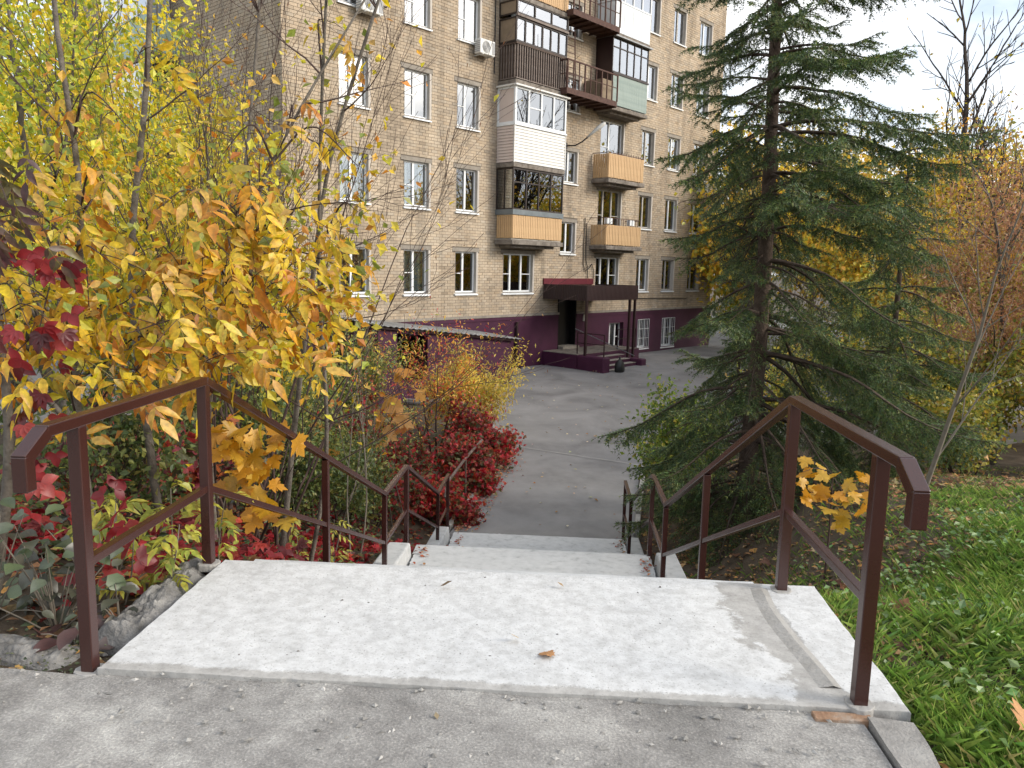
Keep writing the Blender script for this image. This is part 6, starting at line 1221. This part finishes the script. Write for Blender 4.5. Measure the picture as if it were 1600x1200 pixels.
for i, (x, y, h, n, lab) in enumerate(((-1.62, 3.62, .42, 11, 'yellow green ash seedling next to the second left post'), (-1.78, 3.55, .36, 10, 'ash seedling with lime leaves above the broken concrete rim'), (-1.72, 3.95, .55, 11, 'taller pale green ash seedling behind the middle rail'), (-1.95, 3.8, .5, 10, 'ash seedling with yellow tinted leaves left of the tall one'), (-1.66, 4.4, .6, 9, 'ash seedling just beyond the second left post'), (-2.2, 4.1, .55, 10, 'dull green ash seedling under the crimson creeper leaves'), (-2.3, 7.6, .9, 14, 'pale green seedling behind the lower left railing'), (-2.0, 7.9, .8, 12, 'lime seedling next to the landing post'))):
    seedling(at_ground(x, y), lab, 330+i, h, n)
# grey green and dark red big leaves at the left front
def bigleaf(base, label, seed, n, R_, hz, meshes, s0, s1, name='leafy_weed'):
    rng = np.random.default_rng(seed); e = empty(name, base, label, 'weed'); x = base[0]+rng.normal(0, R_, n); y = base[1]+rng.normal(0, R_*.6, n); z = base[2]+.04+hz*rng.random(n); P_ = np.stack([x, y, z], 1); tw = [(spline([base, (np.array(base)+p)/2+np.array([0, 0, .04]), p], 5), np.linspace(.005, .002, 5)) for p in P_[::2]]; stemobj(tw, 'twigs', 'twig_pale', e, base, 4, True)
    leaf_objs(e, base, meshes, P_, nrm(np.stack([rng.normal(size=n), rng.normal(size=n)-.3, rng.uniform(-.6, .3, n)], 1)), nrm(rng.normal(size=(n, 3))*.4+np.array([.1, -.6, .8])), rng.uniform(s0, s1, n), seed=seed)
bigleaf(at_ground(-1.95, 3.3), 'grey green broad-leaved weed behind the first left post', 341, 66, .16, .5, OVG, .055, .11)
bigleaf(at_ground(-2.3, 3.35), 'dull green broad-leaved weed at the left edge', 342, 56, .2, .6, OVG, .055, .11)
bigleaf(at_ground(-1.75, 3.12), 'dark maroon leaved weed at the foot of the first left post', 343, 13, .11, .12, BRG, .08, .125)
bigleaf(at_ground(-1.62, 3.25), 'green weed squeezed between post and concrete rim', 344, 16, .07, .22, OVG, .06, .10)
bigleaf(at_ground(-1.85, 3.55), 'large crimson creeper leaves between the first two left posts', 345, 22, .15, .65, PM3, .065, .11, 'creeper_sprig')
n = 900; x, y = clusters(rng, n, 26, (-2.6, -1.55), (2.78, 3.15), .07, lambda x, y: (x < -1.5) & (y > 2.76)); weeds('ground_weeds', 'tiny dark green weeds along the pavement edge at the left', x, y, .018, [(.06, .09, .03), (.09, .12, .04), (.13, .15, .06)], 346, .06)
n = 160; x = rng.uniform(-2.8, -1.45, n); y = rng.uniform(2.74, 3.3, n); litter('fallen_leaves', 'dry leaves and bits beside the first left post', x, y, .06, 347)
n = 60; x = rng.uniform(1.6, 2.1, n); y = rng.uniform(1.8, 2.7, n); litter('fallen_leaves', 'crumbs of dry leaves on the bare soil at the lower right', x, y, .05, 348)
# single leaves worth pointing at
def one_leaf(x, y, z, s, mesh, label, az, tilt=.15):
    o = bpy.data.objects.new('fallen_leaf', mesh); COL.objects.link(o); o.location = (x, y, z); o.rotation_euler = (tilt, tilt*.5, az); o.scale = (s, s, s); tag(o, label, 'leaf')
TAN = [var_mesh(MP_T, MP_F, [(.52, .27, .12), (.44, .22, .08), (.56, .34, .18)], 90+i, 'dead_leaf', .6) for i in range(4)]; DRY = [var_mesh(RH_T, RH_F, [(.33, .27, .17), (.28, .2, .12), (.42, .3, .14)], 95+i, 'dead_leaf', .6) for i in range(4)]
one_leaf(.33, 2.98, .012, .062, TAN[0], 'curled orange tan leaf on the middle of the white slab', 1.0, .3); one_leaf(.19, 3.12, .012, .05, DRY[0], 'small dry olive leaf on the slab behind the orange one', 2.4); one_leaf(-.22, 3.62, .012, .07, DRY[1], 'thin yellow brown leaf near the far edge of the slab', 4.4); one_leaf(-.28, 3.52, .012, .035, DRY[2], 'tiny dark leaf near the far edge of the slab', 3.2)
one_leaf(.38, 3.68, .012, .04, DRY[3], 'small grey leaf at the far edge of the slab centre', 1.2)
one_leaf(2.02, 2.72, tz(2.02, 2.72)+.10, .11, TAN[1], 'tan maple leaf standing in the grass at the right edge', .3, 1.1); one_leaf(1.66, 2.36, tz(1.66, 2.36)+.06, .10, TAN[2], 'rust brown leaf on the soil at the bottom right', 1.2, .7); one_leaf(-.06, 2.52, -.008, .03, DRY[2], 'tiny broken leaf on the grey pavement', .4)
# pebbles and paint flecks on the slab
M['fleck'] = proc('fleck', [(.10, .095, .09), (.22, .21, .2)], 4, .9, attr='Col')
g = stones('slab_grit', 110, lambda r, n: (r.uniform(-1.3, 1.2, n), r.uniform(2.85, 3.8, n)), .0012, .007, lambda x, y: .001, 'fleck', None, 17); tag(g, 'sparse dark grit lying on the white slab', 'gravel')
g = stones('rubble', 60, lambda r, n: (r.uniform(-2.3, -1.45, n), r.uniform(2.75, 3.1, n)), .006, .03, lambda x, y: tz(x, y)+.0, 'grit', None, 19); tag(g, 'small concrete rubble beside the first left post', 'gravel')
# ------------------------------------------------------------------ parked cars
proc('car_white', [(.62, .63, .64), (.68, .69, .70)], 2, .25, spec=.6); proc('car_blue', [(.03, .05, .09), (.04, .065, .11)], 2, .22, spec=.6); proc('car_silver', [(.30, .31, .32), (.36, .37, .38)], 2, .25, spec=.6, metal=.4); proc('car_glass', [(.012, .014, .016), (.02, .022, .024)], 2, .05, spec=.8); proc('tyre', [(.012, .012, .012), (.02, .02, .02)], 9, .8); proc('rim', [(.35, .35, .36), (.45, .45, .46)], 4, .35, metal=.6); proc('lamp_red', [(.25, .01, .01), (.32, .02, .02)], 3, .2); proc('lamp_clear', [(.6, .6, .6), (.7, .7, .7)], 3, .1)
def car(x, y, rot, paint, label):
    e = empty('parked_car', (x, y, float(yard_z(y))+.02), label, 'car', 'cars parked in the yard', rot)
    prof = [(-2.1, .35), (-2.14, .62), (-2.02, .86), (-1.62, .95), (-1.05, 1.40), (-.55, 1.47), (.35, 1.46), (.62, 1.38), (1.15, .98), (1.9, .84), (2.12, .62), (2.1, .34), (1.75, .24), (-1.75, .24)]
    n = len(prof); V = []; F = []
    for yy, f in ((-.86, 1), (-.80, 1.0), (.80, 1.0), (.86, 1)):
        edge = abs(yy) > .82
        for (px, pz) in prof: V.append((px*(.985 if edge else 1), yy*(1 if pz < 1.0 else .76 if edge else .74), pz*(.985 if edge else 1)))
    for k in range(3):
        for i in range(n): j = (i+1) % n; F.append((k*n+i, k*n+j, (k+1)*n+j, (k+1)*n+i))
    F += [tuple(range(n))[::-1], tuple(range(3*n, 4*n))]; F = [q[::-1] for q in F]; MB().add(V, F).build('body', paint, e, bevel=.03, smooth=True)
    for s in (-1, 1):
        for poly in ([(-1.38, 1.02), (-1.02, 1.34), (-.12, 1.40), (-.12, 1.02)], [(-.04, 1.02), (-.04, 1.40), (.5, 1.36), (.98, 1.02)]):
            q = [(px, s*(.872 if pz < 1.2 else .665), pz) for px, pz in poly]; MB().add([(a_, b_*(.765/.872 if pz < 1.2 else 1)*(1.135 if pz < 1.2 else 1), pz) for (a_, b_, pz) in q], [(0, 1, 2, 3)]).build('side_window', 'car_glass', e)
        MB().box(.55, .75, s*.88-.06, s*.88+.06, .95, 1.08).build('mirror', paint, e, bevel=.02); MB().box(1.95, 2.125, s*.62-.16, s*.62+.16, .60, .74).build('headlight', 'lamp_clear', e, bevel=.02); MB().box(-2.135, -1.98, s*.66-.14, s*.66+.14, .66, .84).build('tail_light', 'lamp_red', e, bevel=.02)
        for wx in (-1.3, 1.32):
            m_ = 20; t_ = MB().tube([(wx, s*.66, .31), (wx, s*.87, .31)], .31, m_).build('wheel', 'tyre', e); MB().tube([(wx, s*.80, .31), (wx, s*.878, .31)], .2, m_).build('rim', 'rim', t_)
    MB().add([(.68, -.60, 1.365), (.68, .60, 1.365), (1.13, .64, 1.02), (1.13, -.64, 1.02)], [(0, 3, 2, 1)]).build('windscreen', 'car_glass', e).location.x = .022; MB().add([(-1.08, -.60, 1.38), (-1.08, .60, 1.38), (-1.58, .64, 1.0), (-1.58, -.64, 1.0)], [(0, 1, 2, 3)]).build('rear_window', 'car_glass', e).location.x = -.022
    MB().box(2.095, 2.115, -.26, .26, .40, .50).build('number_plate', 'lamp_clear', e); MB().box(2.08, 2.11, -.5, .5, .54, .66).build('grille', 'car_glass', e)
car(7.3, 22.9, rad(200), 'car_silver', 'silver car half hidden behind the spruce trunk'); car(10.9, 24.2, rad(195), 'car_blue', 'dark blue car behind the top of the right railing'); car(14.6, 27.2, rad(205), 'car_white', 'white car glimpsed between the shrubs at the right')
